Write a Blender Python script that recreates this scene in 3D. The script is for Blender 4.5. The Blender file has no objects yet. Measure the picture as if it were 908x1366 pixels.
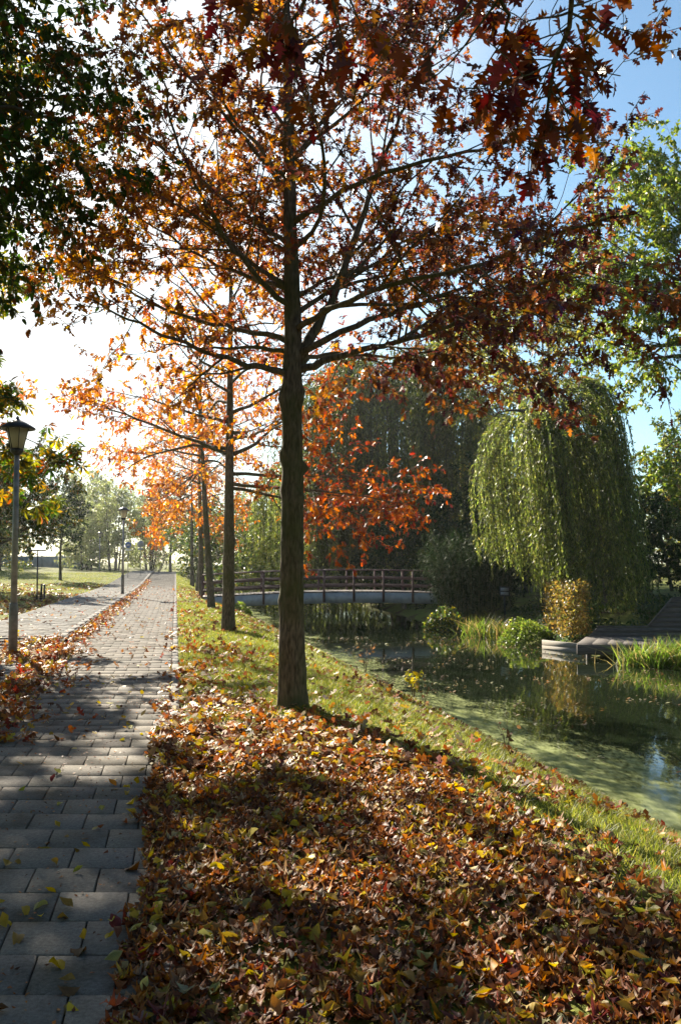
import bpy, math, random
import numpy as np
from mathutils import Matrix, Vector

rng = np.random.default_rng(7)
random.seed(7)
R = math.radians
SC = bpy.context.scene
COL = SC.collection

# ---------------------------------------------------------------- camera
F, CX, CY, CAMH = 1173.0, 454.0, 683.0, 1.43
PITCH = math.atan(67.0 / F)
cam_d = bpy.data.cameras.new('camera')
cam_d.sensor_fit = 'VERTICAL'
cam_d.sensor_height = 36.0
cam_d.lens = 36.0 * F / 1366.0
cam_d.clip_start, cam_d.clip_end = 0.05, 2000.0
cam = bpy.data.objects.new('camera', cam_d)
cam.location = (0, 0, CAMH)
cam.rotation_euler = (R(90) + PITCH, 0, 0)
COL.objects.link(cam)
SC.camera = cam

# ---------------------------------------------------------------- sky, sun, exposure
SUN_AZ, SUN_EL = R(27.0), R(28.0)       # azimuth to the left of straight ahead
world = bpy.data.worlds.new('World')
SC.world = world
world.use_nodes = True
wn, wl = world.node_tree.nodes, world.node_tree.links
bg = wn['Background']
sky = wn.new('ShaderNodeTexSky')
sky.sky_type = 'NISHITA'
sky.sun_disc = False
sky.sun_elevation = SUN_EL
sky.sun_rotation = -SUN_AZ
sky.air_density, sky.dust_density, sky.ozone_density = 1.0, 0.7, 1.6
# thin bright cirrus veil, strongest round the sun
tcw = wn.new('ShaderNodeTexCoord')
dotn = wn.new('ShaderNodeVectorMath'); dotn.operation = 'DOT_PRODUCT'
dotn.inputs[1].default_value = (-math.sin(SUN_AZ) * math.cos(SUN_EL), math.cos(SUN_AZ) * math.cos(SUN_EL), math.sin(SUN_EL))
wl.new(tcw.outputs['Generated'], dotn.inputs[0])
vr = wn.new('ShaderNodeMapRange'); vr.interpolation_type = 'SMOOTHSTEP'
vr.inputs[1].default_value, vr.inputs[2].default_value, vr.inputs[3].default_value, vr.inputs[4].default_value = 0.80, 0.985, 0.0, 0.95
wl.new(dotn.outputs['Value'], vr.inputs[0])
mpw = wn.new('ShaderNodeMapping'); mpw.inputs['Scale'].default_value = (1.5, 2.5, 5.0); wl.new(tcw.outputs['Generated'], mpw.inputs[0])
cn = wn.new('ShaderNodeTexNoise'); cn.inputs['Scale'].default_value = 1.6; cn.inputs['Detail'].default_value = 6; wl.new(mpw.outputs[0], cn.inputs[0])
cr = wn.new('ShaderNodeMapRange'); cr.inputs[1].default_value, cr.inputs[2].default_value, cr.inputs[3].default_value, cr.inputs[4].default_value = 0.35, 0.7, 0.55, 1.25
wl.new(cn.outputs[0], cr.inputs[0])
vm = wn.new('ShaderNodeMath'); vm.operation = 'MULTIPLY'; vm.use_clamp = True; wl.new(vr.outputs[0], vm.inputs[0]); wl.new(cr.outputs[0], vm.inputs[1])
vx = wn.new('ShaderNodeMix'); vx.data_type = 'RGBA'; wl.new(vm.outputs[0], vx.inputs[0]); st = wn.new('ShaderNodeMix'); st.data_type = 'RGBA'; st.blend_type = 'MULTIPLY'; st.inputs[0].default_value = 1; st.inputs[7].default_value = (0.88, 1.10, 1.12, 1); wl.new(sky.outputs[0], st.inputs[6]); wl.new(st.outputs[2], vx.inputs[6]); vx.inputs[7].default_value = (8.0, 8.0, 8.1, 1)
wl.new(vx.outputs[2], bg.inputs[0])
bg.inputs[1].default_value = 0.05
sun_d = bpy.data.lights.new('sun', 'SUN')
sun_d.energy, sun_d.angle, sun_d.color = 5.0, R(0.53), (1.0, 0.90, 0.74)
sun = bpy.data.objects.new('sun', sun_d)
SUNV = Vector((-math.sin(SUN_AZ) * math.cos(SUN_EL), math.cos(SUN_AZ) * math.cos(SUN_EL), math.sin(SUN_EL)))
sun.rotation_euler = SUNV.to_track_quat('Z', 'Y').to_euler()
sun.location = (-20, 40, 30)
COL.objects.link(sun)
vs = SC.view_settings
vs.view_transform, vs.look, vs.exposure, vs.gamma = 'Standard', 'None', 1.7, 1.0
SC.cycles.max_bounces = 8
SC.cycles.diffuse_bounces = 4
SC.cycles.transmission_bounces = 6
SC.cycles.glossy_bounces = 3
HAZE = 0.00025

# ---------------------------------------------------------------- picture -> place
_cp, _sp = math.cos(PITCH), math.sin(PITCH)
def P(px, py, Y):
    u, v = (px - CX) / F, (CY - py) / F
    fy, fz = _cp - v * _sp, _sp + v * _cp
    t = Y / fy
    return np.array((u * t, Y, CAMH + fz * t))
def proj(p):
    p = np.atleast_2d(p)
    d = p - np.array((0, 0, CAMH))
    fw = d[:, 1] * _cp + d[:, 2] * _sp
    up = -d[:, 1] * _sp + d[:, 2] * _cp
    fw = np.where(fw < 0.05, 0.05, fw)
    return CX + F * d[:, 0] / fw, CY - F * up / fw, fw

def sm(x):
    x = np.clip(x, 0, 1)
    return x * x * (3 - 2 * x)

def vnoise(x, y, s=1.0, seed=0):
    """smooth value noise, vectorised"""
    x = np.asarray(x, float) / s + 37.1 * seed; y = np.asarray(y, float) / s - 11.7 * seed
    xi, yi = np.floor(x), np.floor(y)
    def h(a, b):
        v = np.sin(a * 127.1 + b * 311.7 + seed * 17.3) * 43758.5453
        return v - np.floor(v)
    fx, fy = sm(x - xi), sm(y - yi)
    return (h(xi, yi) * (1 - fx) + h(xi + 1, yi) * fx) * (1 - fy) + (h(xi, yi + 1) * (1 - fx) + h(xi + 1, yi + 1) * fx) * fy

# ---------------------------------------------------------------- terrain
WATER = -1.1
PATH_W, PAVE_W = 1.95, 1.9
def xe(Y): return 0.063 - 0.187 * np.asarray(Y, float)              # right edge of the path
def xw(Y): return 4.86 - 0.22 * np.asarray(Y, float)                # water's edge below the verge
def xr(Y): return np.interp(Y, [-10, 8, 20.5, 25.8, 33, 45, 60, 80], [12.5, 10.6, 7.7, 5.95, 4.1, 2.2, 0.0, -3.0])
def rise(Y): return 0.5 * sm((np.asarray(Y, float) - 45) / 35)
def pave_z(Y): return rise(Y) + 0.10 * sm((np.asarray(Y, float) - 14.4) / 1.6)
def terr(X, Y, dip=True):
    X = np.asarray(X, float); Y = np.asarray(Y, float)
    s = X - xe(Y)
    sw = xw(Y) - xe(Y)
    t = np.clip((s - (sw - 2.7)) / 2.7, 0, None)
    zl = np.where(t <= 1, -1.1 * t ** 1.3, -1.1 - 1.2 * (t - 1))
    zl = np.maximum(zl, -2.2)
    d = X - xr(Y)
    zr = np.where(d >= 0, -0.95 + 0.85 * sm(d / 4.5) + 0.25 * sm((d - 4) / 12), -0.95 + 1.6 * d)
    zr = np.where(d >= 0, np.where(Y < 25.56, -0.95 + 0.1 * sm(d / 3), zr + 0.45 * sm((X - 9) / 1.5) * sm((28 - Y) / 2)), zr)
    zr = np.where(d >= 0, zr - 0.2 * (1 - sm(d / 1.3)), zr - 0.2)
    zr = np.maximum(zr, -2.2)
    z = np.maximum(zl, zr)
    z = z + (0.0 - z) * sm((Y - 66) / 8)
    z = z + rise(Y)
    lawn = sm((-s - PATH_W - PAVE_W - 0.3) / 1.5)
    z = z + lawn * (0.10 * vnoise(X, Y, 5.0, 1) - 0.02 + 0.5 * sm((-s - 9) / 12) * sm((Y - 25) / 20) + 0.04)
    verge = sm(s / 0.5)
    z = z + verge * (vnoise(X, Y, 0.7, 2) - 0.5) * 0.05 * (z > WATER - 0.3)
    if dip:
        inside = sm((s + PATH_W + PAVE_W + 0.0) / 0.12) * sm(-s / 0.12)
        z = z - 0.09 * inside
    return z
def tz(X, Y, dip=False): return float(terr(X, Y, dip))

# ---------------------------------------------------------------- object helpers
def link(o, parent=None):
    COL.objects.link(o)
    if parent is not None: o.parent = parent
    return o
def tag(o, label=None, cat=None, group=None, kind=None):
    if label: o['label'] = label
    if cat: o['category'] = cat
    if group: o['group'] = group
    if kind: o['kind'] = kind
    return o
def thing(name, label, cat, loc=(0, 0, 0), rz=0, group=None):
    o = bpy.data.objects.new(name, None)
    o.location = [float(v) for v in loc]; o.rotation_euler = (0, 0, rz); o.empty_display_size = 0.3
    link(o)
    return tag(o, label, cat, group)
def mesh_from(name, V, faces, mat=None, col=None, smooth=False):
    """faces: list of (n x k) int arrays or a list of tuples"""
    me = bpy.data.meshes.new(name)
    V = np.ascontiguousarray(V, dtype=np.float32)
    if len(faces) and not isinstance(faces[0], np.ndarray):
        by = {}
        for f in faces: by.setdefault(len(f), []).append(f)
        faces = [np.array(v, dtype=np.int32) for v in by.values()]
    me.vertices.add(len(V)); me.vertices.foreach_set('co', V.ravel())
    loops = np.concatenate([f.ravel() for f in faces]).astype(np.int32)
    sizes = np.concatenate([np.full(len(f), f.shape[1], np.int32) for f in faces])
    starts = np.concatenate(([0], np.cumsum(sizes)[:-1])).astype(np.int32)
    me.loops.add(len(loops)); me.loops.foreach_set('vertex_index', loops)
    me.polygons.add(len(sizes)); me.polygons.foreach_set('loop_start', starts)
    if smooth: me.polygons.foreach_set('use_smooth', np.ones(len(sizes), bool))
    me.update(calc_edges=True)
    if col is not None:
        a = me.attributes.new('tint', 'FLOAT_COLOR', 'POINT')
        c = np.ones((len(V), 4), np.float32); c[:, :3] = col
        a.data.foreach_set('color', c.ravel())
    if mat: me.materials.append(mat)
    return me
def obj(name, me, parent=None, kind=None, label=None):
    o = bpy.data.objects.new(name, me); link(o, parent)
    return tag(o, label=label, kind=kind)

class MB:
    """collects shapes for ONE mesh object"""
    def __init__(s): s.V, s.Fq, s.n, s.C = [], {}, 0, []
    def add(s, V, faces, col=None):
        V = np.asarray(V, float).reshape(-1, 3)
        s.V.append(V)
        s.C.append(np.tile(np.asarray(col if col is not None else (1, 1, 1), float), (len(V), 1)) if np.ndim(col) < 2 else col)
        for f in faces:
            f = np.atleast_2d(np.asarray(f, np.int32)); s.Fq.setdefault(f.shape[1], []).append(f + s.n)
        s.n += len(V); return s
    def box(s, c, size, bev=0.0, M=None, col=None):
        hx, hy, hz = [v / 2 for v in size]; b = min(bev, hx * .9, hy * .9, hz * .9)
        if b <= 0:
            V = [(x, y, z) for z in (-hz, hz) for y in (-hy, hy) for x in (-hx, hx)]
            Fc = [(0, 2, 3, 1), (4, 5, 7, 6), (0, 1, 5, 4), (2, 6, 7, 3), (0, 4, 6, 2), (1, 3, 7, 5)]
        else:   # top and bottom edges chamfered
            V = []
            for z, q in ((-hz, b), (-hz + b, 0), (hz - b, 0), (hz, b)):
                V += [(-hx + q, -hy + q, z), (hx - q, -hy + q, z), (hx - q, hy - q, z), (-hx + q, hy - q, z)]
            Fc = [(3, 2, 1, 0), (12, 13, 14, 15)]
            for k in range(3):
                for i in range(4):
                    j = (i + 1) % 4; Fc.append((4 * k + i, 4 * k + j, 4 * k + 4 + j, 4 * k + 4 + i))
        V = np.array(V, float)
        if M is not None: V = V @ np.asarray(M, float).T
        return s.add(V + np.asarray(c, float), Fc, col)
    def beam(s, a, b, w, h, bev=0.0, up=(0, 0, 1)):
        a, b = np.asarray(a, float), np.asarray(b, float); d = b - a; L = np.linalg.norm(d); d /= L
        u = np.asarray(up, float); u = u - d * (u @ d); u /= np.linalg.norm(u); y = np.cross(u, d)
        return s.box((a + b) / 2, (L, w, h), bev, np.stack([d, y, u], 1))
    def tube(s, pts, rad, sides=8, cap=True, col=None):
        pts = np.asarray(pts, float); n = len(pts); rad = np.broadcast_to(np.asarray(rad, float), (n,))
        t = np.gradient(pts, axis=0); t /= np.linalg.norm(t, axis=1)[:, None] + 1e-9
        ref = np.array((0.93, 0.31, 0.17)) if abs(t[0][2]) > 0.6 else np.array((0.1, 0.17, 0.98))
        a = np.cross(t, ref); a /= np.linalg.norm(a, axis=1)[:, None] + 1e-9
        b = np.cross(t, a)
        th = np.arange(sides) * 2 * math.pi / sides
        ring = pts[:, None, :] + rad[:, None, None] * (np.cos(th)[None, :, None] * a[:, None, :] + np.sin(th)[None, :, None] * b[:, None, :])
        i = np.arange(n - 1)[:, None] * sides; j = np.arange(sides)[None, :]; k = (j + 1) % sides
        q = np.stack([i + j, i + sides + j, i + sides + k, i + k], -1).reshape(-1, 4)
        fs = [q]
        if cap and sides > 2: fs += [np.arange(sides)[None, :], (np.arange(sides)[::-1] + (n - 1) * sides)[None, :]]
        return s.add(ring.reshape(-1, 3), fs, col)
    def lathe(s, c, prof, sides=16, rot=0.0):
        prof = np.asarray(prof, float); th = np.arange(sides) * 2 * math.pi / sides + rot
        V = np.stack([prof[:, 0][:, None] * np.cos(th), prof[:, 0][:, None] * np.sin(th), np.repeat(prof[:, 1][:, None], sides, 1)], -1).reshape(-1, 3)
        n = len(prof); i = np.arange(n - 1)[:, None] * sides; j = np.arange(sides)[None, :]; k = (j + 1) % sides
        q = np.stack([i + j, i + k, i + sides + k, i + sides + j], -1).reshape(-1, 4)
        return s.add(V + np.asarray(c, float), [q, np.arange(sides)[::-1][None, :], (np.arange(sides) + (n - 1) * sides)[None, :]])
    def mesh(s, name, mat, smooth=False, tint=False):
        V = np.concatenate(s.V); fs = [np.concatenate(f) for f in s.Fq.values()]
        return mesh_from(name, V, fs, mat, np.concatenate(s.C) if tint else None, smooth)
    def build(s, name, mat, parent=None, smooth=False, kind=None, label=None, tint=False):
        return obj(name, s.mesh(name, mat, smooth, tint), parent, kind, label)

# ---------------------------------------------------------------- materials
def new_mat(name):
    m = bpy.data.materials.new(name); m.use_nodes = True
    nt = m.node_tree; return m, nt, nt.nodes, nt.links, nt.nodes['Principled BSDF']
def noise_node(N, L, scale, detail=4, co='Object', stretch=None):
    tc = N.new('ShaderNodeTexCoord'); nz = N.new('ShaderNodeTexNoise')
    nz.inputs['Scale'].default_value = scale; nz.inputs['Detail'].default_value = detail
    if stretch:
        mp = N.new('ShaderNodeMapping'); mp.inputs['Scale'].default_value = stretch
        L.new(tc.outputs[co], mp.inputs[0]); L.new(mp.outputs[0], nz.inputs[0])
    else: L.new(tc.outputs[co], nz.inputs[0])
    return nz
def ramp(N, L, src, stops):
    r = N.new('ShaderNodeValToRGB'); e = r.color_ramp.elements
    while len(e) < len(stops): e.new(0.5)
    for k, (p, c) in enumerate(stops): e[k].position = p; e[k].color = (*c, 1) if len(c) == 3 else c
    L.new(src, r.inputs[0]); return r
def bump(N, L, src, b, strength=0.4, dist=0.02):
    bn = N.new('ShaderNodeBump'); bn.inputs['Strength'].default_value = strength; bn.inputs['Distance'].default_value = dist
    L.new(src, bn.inputs['Height']); L.new(bn.outputs[0], b.inputs['Normal'])
def mat_simple(name, c1, c2, scale=20, rough=0.7, metal=0.0, bmp=0.3, bd=0.01, stretch=None, spec=0.4):
    m, nt, N, L, b = new_mat(name)
    nz = noise_node(N, L, scale, 6, stretch=stretch)
    r = ramp(N, L, nz.outputs[0], [(0.3, c1), (0.7, c2)])
    L.new(r.outputs[0], b.inputs['Base Color'])
    b.inputs['Roughness'].default_value = rough; b.inputs['Metallic'].default_value = metal
    b.inputs['Specular IOR Level'].default_value = spec
    if bmp: bump(N, L, nz.outputs[0], b, bmp, bd)
    return m
def mat_leaf(name, trans=0.5, rough=0.45, gain=1.5, spec=0.35):
    """thin leaf: its pigment is the mesh attribute 'tint'; light also passes through"""
    m, nt, N, L, b = new_mat(name)
    at = N.new('ShaderNodeAttribute'); at.attribute_name = 'tint'
    nz = noise_node(N, L, 35, 3)
    mx = N.new('ShaderNodeMix'); mx.data_type = 'RGBA'; mx.blend_type = 'MULTIPLY'; mx.inputs[0].default_value = 0.55
    r = ramp(N, L, nz.outputs[0], [(0.3, (0.6, 0.55, 0.5)), (0.7, (1.15, 1.15, 1.1))])
    L.new(at.outputs[0], mx.inputs[6]); L.new(r.outputs[0], mx.inputs[7])
    L.new(mx.outputs[2], b.inputs['Base Color'])
    b.inputs['Roughness'].default_value = rough; b.inputs['Specular IOR Level'].default_value = spec
    hs = N.new('ShaderNodeHueSaturation'); hs.inputs['Saturation'].default_value = 1.08; hs.inputs['Value'].default_value = gain
    L.new(mx.outputs[2], hs.inputs['Color'])
    tr = N.new('ShaderNodeBsdfTranslucent'); L.new(hs.outputs[0], tr.inputs[0])
    ms = N.new('ShaderNodeMixShader'); ms.inputs[0].default_value = trans
    L.new(b.outputs[0], ms.inputs[1]); L.new(tr.outputs[0], ms.inputs[2])
    L.new(ms.outputs[0], N['Material Output'].inputs[0])
    return m
def mat_tint(name, rough=0.85, bmp=0.35, scale=60, spots=True):
    m, nt, N, L, b = new_mat(name)
    at = N.new('ShaderNodeAttribute'); at.attribute_name = 'tint'
    geo = N.new('ShaderNodeNewGeometry')
    def wnoise(sc_, det):
        q = N.new('ShaderNodeTexNoise'); q.inputs['Scale'].default_value = sc_; q.inputs['Detail'].default_value = det; L.new(geo.outputs['Position'], q.inputs[0]); return q
    nz = wnoise(scale, 8); nz2 = wnoise(2.6, 6); nz3 = wnoise(420, 2)
    m0 = N.new('ShaderNodeMix'); m0.data_type = 'RGBA'; m0.blend_type = 'MULTIPLY'; m0.inputs[0].default_value = 1
    r0 = ramp(N, L, nz2.outputs[0], [(0.32, (0.62, 0.60, 0.55)), (0.5, (0.97, 0.97, 0.96)), (0.7, (1.12, 1.11, 1.1))])
    m1_ = N.new('ShaderNodeMix'); m1_.data_type = 'RGBA'; m1_.blend_type = 'MULTIPLY'; m1_.inputs[0].default_value = 1
    r1 = ramp(N, L, nz3.outputs[0], [(0.35, (0.7, 0.7, 0.7)), (0.68, (1.3, 1.3, 1.28))])
    L.new(r0.outputs[0], m1_.inputs[6]); L.new(r1.outputs[0], m1_.inputs[7])
    L.new(at.outputs[0], m0.inputs[6]); L.new(m1_.outputs[2], m0.inputs[7])
    mx = N.new('ShaderNodeMix'); mx.data_type = 'RGBA'; mx.blend_type = 'MULTIPLY'; mx.inputs[0].default_value = 1
    r = ramp(N, L, nz.outputs[0], [(0.25, (0.65, 0.65, 0.64)), (0.75, (1.2, 1.2, 1.2))])
    L.new(m0.outputs[2], mx.inputs[6]); L.new(r.outputs[0], mx.inputs[7])
    L.new(mx.outputs[2], b.inputs['Base Color'])
    b.inputs['Roughness'].default_value = 0.95; b.inputs['Specular IOR Level'].default_value = 0.06
    bump(N, L, nz.outputs[0], b, bmp, 0.004)
    return m
def mat_bark(name, c1, c2, moss=0.0, scale=9):
    m, nt, N, L, b = new_mat(name)
    nz = noise_node(N, L, scale, 8, stretch=(1.6, 1.6, 0.42))
    r = ramp(N, L, nz.outputs[0], [(0.32, c1), (0.68, c2)])
    n2 = noise_node(N, L, 2.0, 5); mr = ramp(N, L, n2.outputs[0], [(0.42, (0, 0, 0)), (0.62, (moss, moss, moss))])
    mx = N.new('ShaderNodeMix'); mx.data_type = 'RGBA'
    L.new(mr.outputs[0], mx.inputs[0]); L.new(r.outputs[0], mx.inputs[6]); mx.inputs[7].default_value = (0.085, 0.095, 0.03, 1)
    L.new(mx.outputs[2], b.inputs['Base Color']); b.inputs['Roughness'].default_value = 0.9
    b.inputs['Specular IOR Level'].default_value = 0.2
    bump(N, L, nz.outputs[0], b, 0.7, 0.012)
    return m
M_leaf = mat_leaf('leaf', 0.48, 0.42, 1.5)
M_leaf_green = mat_leaf('green_leaf', 0.45, 0.45, 2.0)
M_leaf_dark = mat_leaf('hornbeam_leaf', 0.22, 0.7, 1.4, 0.08)
M_leaf_willow = mat_leaf('willow_leaf', 0.5, 0.45, 1.9, 0.3)
M_litter = mat_leaf('dry_leaf', 0.30, 0.55, 1.5, 0.22)
M_grass = mat_leaf('grass_blade', 0.45, 0.5, 1.7)
M_bark = mat_bark('oak_bark', (0.06, 0.048, 0.036), (0.23, 0.18, 0.125), 0.7, 26)
M_bark2 = mat_bark('brown_bark', (0.04, 0.034, 0.026), (0.13, 0.11, 0.085), 0.4, 18)
M_barkg = mat_bark('grey_bark', (0.06, 0.06, 0.055), (0.2, 0.19, 0.17), 0.3)
M_tile = mat_tint('concrete_tile', 0.8)
M_stone = mat_simple('kerb_concrete', (0.18, 0.175, 0.165), (0.30, 0.29, 0.275), 30, 0.95, spec=0.06)
M_soil = mat_simple('joint_soil', (0.02, 0.018, 0.013), (0.06, 0.05, 0.035), 40, 1.0)
M_wood = mat_simple('stained_wood', (0.085, 0.045, 0.038), (0.20, 0.115, 0.095), 9, 0.55, stretch=(1, 6, 6))
M_woodp = mat_simple('pale_board', (0.20, 0.18, 0.145), (0.34, 0.305, 0.25), 8, 0.75, stretch=(1, 8, 8))
M_woodd = mat_simple('weathered_dark_wood', (0.06, 0.05, 0.045), (0.16, 0.135, 0.115), 7, 0.75, stretch=(0.6, 8, 8))
M_beam = mat_simple('painted_steel_beam', (0.30, 0.32, 0.35), (0.44, 0.46, 0.49), 5, 0.6)
M_pole = mat_simple('grey_pole', (0.20, 0.20, 0.19), (0.36, 0.35, 0.33), 12, 0.5, 0.3, 0.1)
M_polebase = mat_simple('pole_base', (0.15, 0.14, 0.13), (0.28, 0.27, 0.255), 12, 0.5, 0.4, 0.1)
M_dark = mat_simple('dark_metal', (0.018, 0.02, 0.023), (0.045, 0.05, 0.055), 20, 0.45, 0.4, 0.1)
M_blue = mat_simple('sign_blue', (0.01, 0.09, 0.36), (0.014, 0.11, 0.42), 10, 0.35, 0, 0)
M_white = mat_simple('sign_white', (0.72, 0.72, 0.72), (0.8, 0.8, 0.8), 10, 0.4, 0, 0)
M_greyback = mat_simple('sign_back', (0.22, 0.24, 0.26), (0.3, 0.32, 0.34), 10, 0.5, 0.5, 0)
M_panel = mat_simple('wall_panel', (0.12, 0.17, 0.19), (0.19, 0.25, 0.27), 1.5, 0.8)
def mat_glass():
    m, nt, N, L, b = new_mat('lantern_panel')
    b.inputs['Base Color'].default_value = (0.72, 0.68, 0.55, 1); b.inputs['Roughness'].default_value = 0.3
    tr = N.new('ShaderNodeBsdfTranslucent'); tr.inputs[0].default_value = (0.85, 0.8, 0.62, 1)
    ms = N.new('ShaderNodeMixShader'); ms.inputs[0].default_value = 0.6
    tp = N.new('ShaderNodeBsdfTransparent'); tp.inputs[0].default_value = (0.9, 0.88, 0.8, 1)
    m2 = N.new('ShaderNodeMixShader'); m2.inputs[0].default_value = 0.3
    L.new(b.outputs[0], ms.inputs[1]); L.new(tr.outputs[0], ms.inputs[2])
    L.new(ms.outputs[0], m2.inputs[1]); L.new(tp.outputs[0], m2.inputs[2])
    L.new(m2.outputs[0], N['Material Output'].inputs[0]); return m
M_glass = mat_glass()
def mat_ground():
    m, nt, N, L, b = new_mat('turf_and_soil')
    n1 = noise_node(N, L, 1.3, 6); n2 = noise_node(N, L, 30, 6); n3 = noise_node(N, L, 0.25, 4)
    g = ramp(N, L, n2.outputs[0], [(0.3, (0.08, 0.10, 0.018)), (0.7, (0.19, 0.205, 0.045))])
    s = ramp(N, L, n2.outputs[0], [(0.3, (0.03, 0.02, 0.012)), (0.7, (0.11, 0.07, 0.04))])
    k = ramp(N, L, n1.outputs[0], [(0.5, (0, 0, 0)), (0.66, (1, 1, 1))])
    mx = N.new('ShaderNodeMix'); mx.data_type = 'RGBA'
    L.new(k.outputs[0], mx.inputs[0]); L.new(g.outputs[0], mx.inputs[6]); L.new(s.outputs[0], mx.inputs[7])
    L.new(mx.outputs[2], b.inputs['Base Color']); b.inputs['Roughness'].default_value = 0.95
    b.inputs['Specular IOR Level'].default_value = 0.1
    bump(N, L, n2.outputs[0], b, 0.8, 0.04); return m
M_ground = mat_ground()
def mat_water():
    m, nt, N, L, b = new_mat('canal_water')
    tc = N.new('ShaderNodeTexCoord')
    mp = N.new('ShaderNodeMapping'); mp.inputs['Rotation'].default_value = (0, 0, R(14)); mp.inputs['Scale'].default_value = (0.9, 0.33, 1)
    L.new(tc.outputs['Object'], mp.inputs[0])
    nz = N.new('ShaderNodeTexNoise'); nz.inputs['Scale'].default_value = 1.1; nz.inputs['Detail'].default_value = 7; nz.inputs['Roughness'].default_value = 0.62
    nz.inputs['Distortion'].default_value = 1.0
    L.new(mp.outputs[0], nz.inputs[0])
    fine = N.new('ShaderNodeTexNoise'); fine.inputs['Scale'].default_value = 22; fine.inputs['Detail'].default_value = 5
    L.new(mp.outputs[0], fine.inputs[0])
    # duckweed gathers towards the near left bank: distance from the bank line, in metres
    sp = N.new('ShaderNodeSeparateXYZ'); L.new(tc.outputs['Object'], sp.inputs[0])
    dy = N.new('ShaderNodeMath'); dy.operation = 'MULTIPLY_ADD'; dy.inputs[1].default_value = 0.22; L.new(sp.outputs[1], dy.inputs[0]); L.new(sp.outputs[0], dy.inputs[2])
    dist = N.new('ShaderNodeMapRange'); dist.inputs[1].default_value = 5.0; dist.inputs[2].default_value = 6.9; dist.inputs[3].default_value = 0.40; dist.inputs[4].default_value = -0.05
    L.new(dy.outputs[0], dist.inputs[0])
    far = N.new('ShaderNodeMapRange'); far.inputs[1].default_value = 9.5; far.inputs[2].default_value = 19; far.inputs[3].default_value = 0.0; far.inputs[4].default_value = -0.22
    L.new(sp.outputs[1], far.inputs[0])
    a1 = N.new('ShaderNodeMath'); L.new(nz.outputs[0], a1.inputs[0]); L.new(dist.outputs[0], a1.inputs[1])
    a2 = N.new('ShaderNodeMath'); L.new(a1.outputs[0], a2.inputs[0]); L.new(far.outputs[0], a2.inputs[1])
    a3 = N.new('ShaderNodeMath'); a3.operation = 'MULTIPLY_ADD'; a3.inputs[1].default_value = 0.36; L.new(fine.outputs[0], a3.inputs[0]); L.new(a2.outputs[0], a3.inputs[2])
    k = ramp(N, L, a3.outputs[0], [(0.68, (0, 0, 0)), (0.90, (0.85, 0.85, 0.85))])
    wc = ramp(N, L, fine.outputs[0], [(0.35, (0.20, 0.23, 0.09)), (0.7, (0.33, 0.36, 0.17))])
    weed = N.new('ShaderNodeBsdfDiffuse'); L.new(wc.outputs[0], weed.inputs[0])
    b.inputs['Base Color'].default_value = (0.012, 0.018, 0.008, 1); b.inputs['Roughness'].default_value = 0.03; b.inputs['IOR'].default_value = 1.4
    b.inputs['Specular IOR Level'].default_value = 0.6
    rip = N.new('ShaderNodeTexNoise'); rip.inputs['Scale'].default_value = 6; rip.inputs['Detail'].default_value = 2; L.new(mp.outputs[0], rip.inputs[0])
    bump(N, L, rip.outputs[0], b, 0.09, 0.02)
    ms = N.new('ShaderNodeMixShader'); L.new(k.outputs[0], ms.inputs[0]); L.new(b.outputs[0], ms.inputs[1]); L.new(weed.outputs[0], ms.inputs[2])
    L.new(ms.outputs[0], N['Material Output'].inputs[0]); return m
M_water = mat_water()

# ---------------------------------------------------------------- setting: ground, water
def grid_obj(name, xs, ys, zf, mat):
    X, Y = np.meshgrid(xs, ys); Z = zf(X, Y)
    V = np.stack([X, Y, Z], -1).reshape(-1, 3); nx, ny = len(xs), len(ys)
    i = (np.arange(ny - 1)[:, None] * nx + np.arange(nx - 1)[None, :]).ravel()
    return obj(name, mesh_from(name, V, [np.stack([i, i + 1, i + nx + 1, i + nx], 1)], mat, smooth=True))
def steps(*seg):
    out = []
    for a, b, st in seg: out.append(np.arange(a, b, st))
    return np.concatenate(out + [[seg[-1][1]]])
g = grid_obj('ground', steps((-400, -40, 30), (-40, -14, 1), (-14, 12, 0.15), (12, 40, 0.8), (40, 400, 30)),
             steps((-30, 1, 1), (1, 14, 0.14), (14, 50, 0.35), (50, 90, 1.2), (90, 700, 40)), terr, M_ground)
tag(g, kind='structure')
ys = np.arange(-12, 76, 1.0)
wv = np.concatenate([np.stack([xw(ys) - 0.8, ys, np.full_like(ys, WATER)], 1), np.stack([xr(ys) + 0.6, ys, np.full_like(ys, WATER)], 1)])
n = len(ys); i = np.arange(n - 1)
w = obj('water', mesh_from('water', wv, [np.stack([i, i + n, i + n + 1, i + 1], 1)], M_water)); tag(w, kind='structure')

# ---------------------------------------------------------------- path, pavement, kerb
path = bpy.data.objects.new('path', None); link(path); tag(path, kind='structure')
pave = bpy.data.objects.new('pavement', None); link(pave); tag(pave, kind='structure')
TILE = 0.30
def strip(name, s0, s1, zoff, zf, parent, y0, y1):
    yy = np.arange(y0, y1, 0.5); a = np.stack([xe(yy) + s0, yy, zf(yy) + zoff], 1); b = np.stack([xe(yy) + s1, yy, zf(yy) + zoff], 1)
    n = len(yy); i = np.arange(n - 1)
    return obj(name, mesh_from(name, np.concatenate([a, b]), [np.stack([i, i + n, i + n + 1, i + 1], 1)], M_soil), parent)
strip('bedding', -PATH_W - 0.02, -0.05, -0.016, rise, path, -4, 90)
strip('bedding', -PATH_W - PAVE_W, -PATH_W - 0.05, -0.016, pave_z, pave, 6, 90)
def tile_mesh(name, w, d, tint, bev=0.0025):
    mb = MB(); mb.box((0, 0, -0.03), (w, d, 0.06), bev, np.array(((1, -0.187, 0), (0, 1, 0), (0, 0, 1.0))), tint)
    return mb.mesh(name, M_tile, tint=True)
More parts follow.
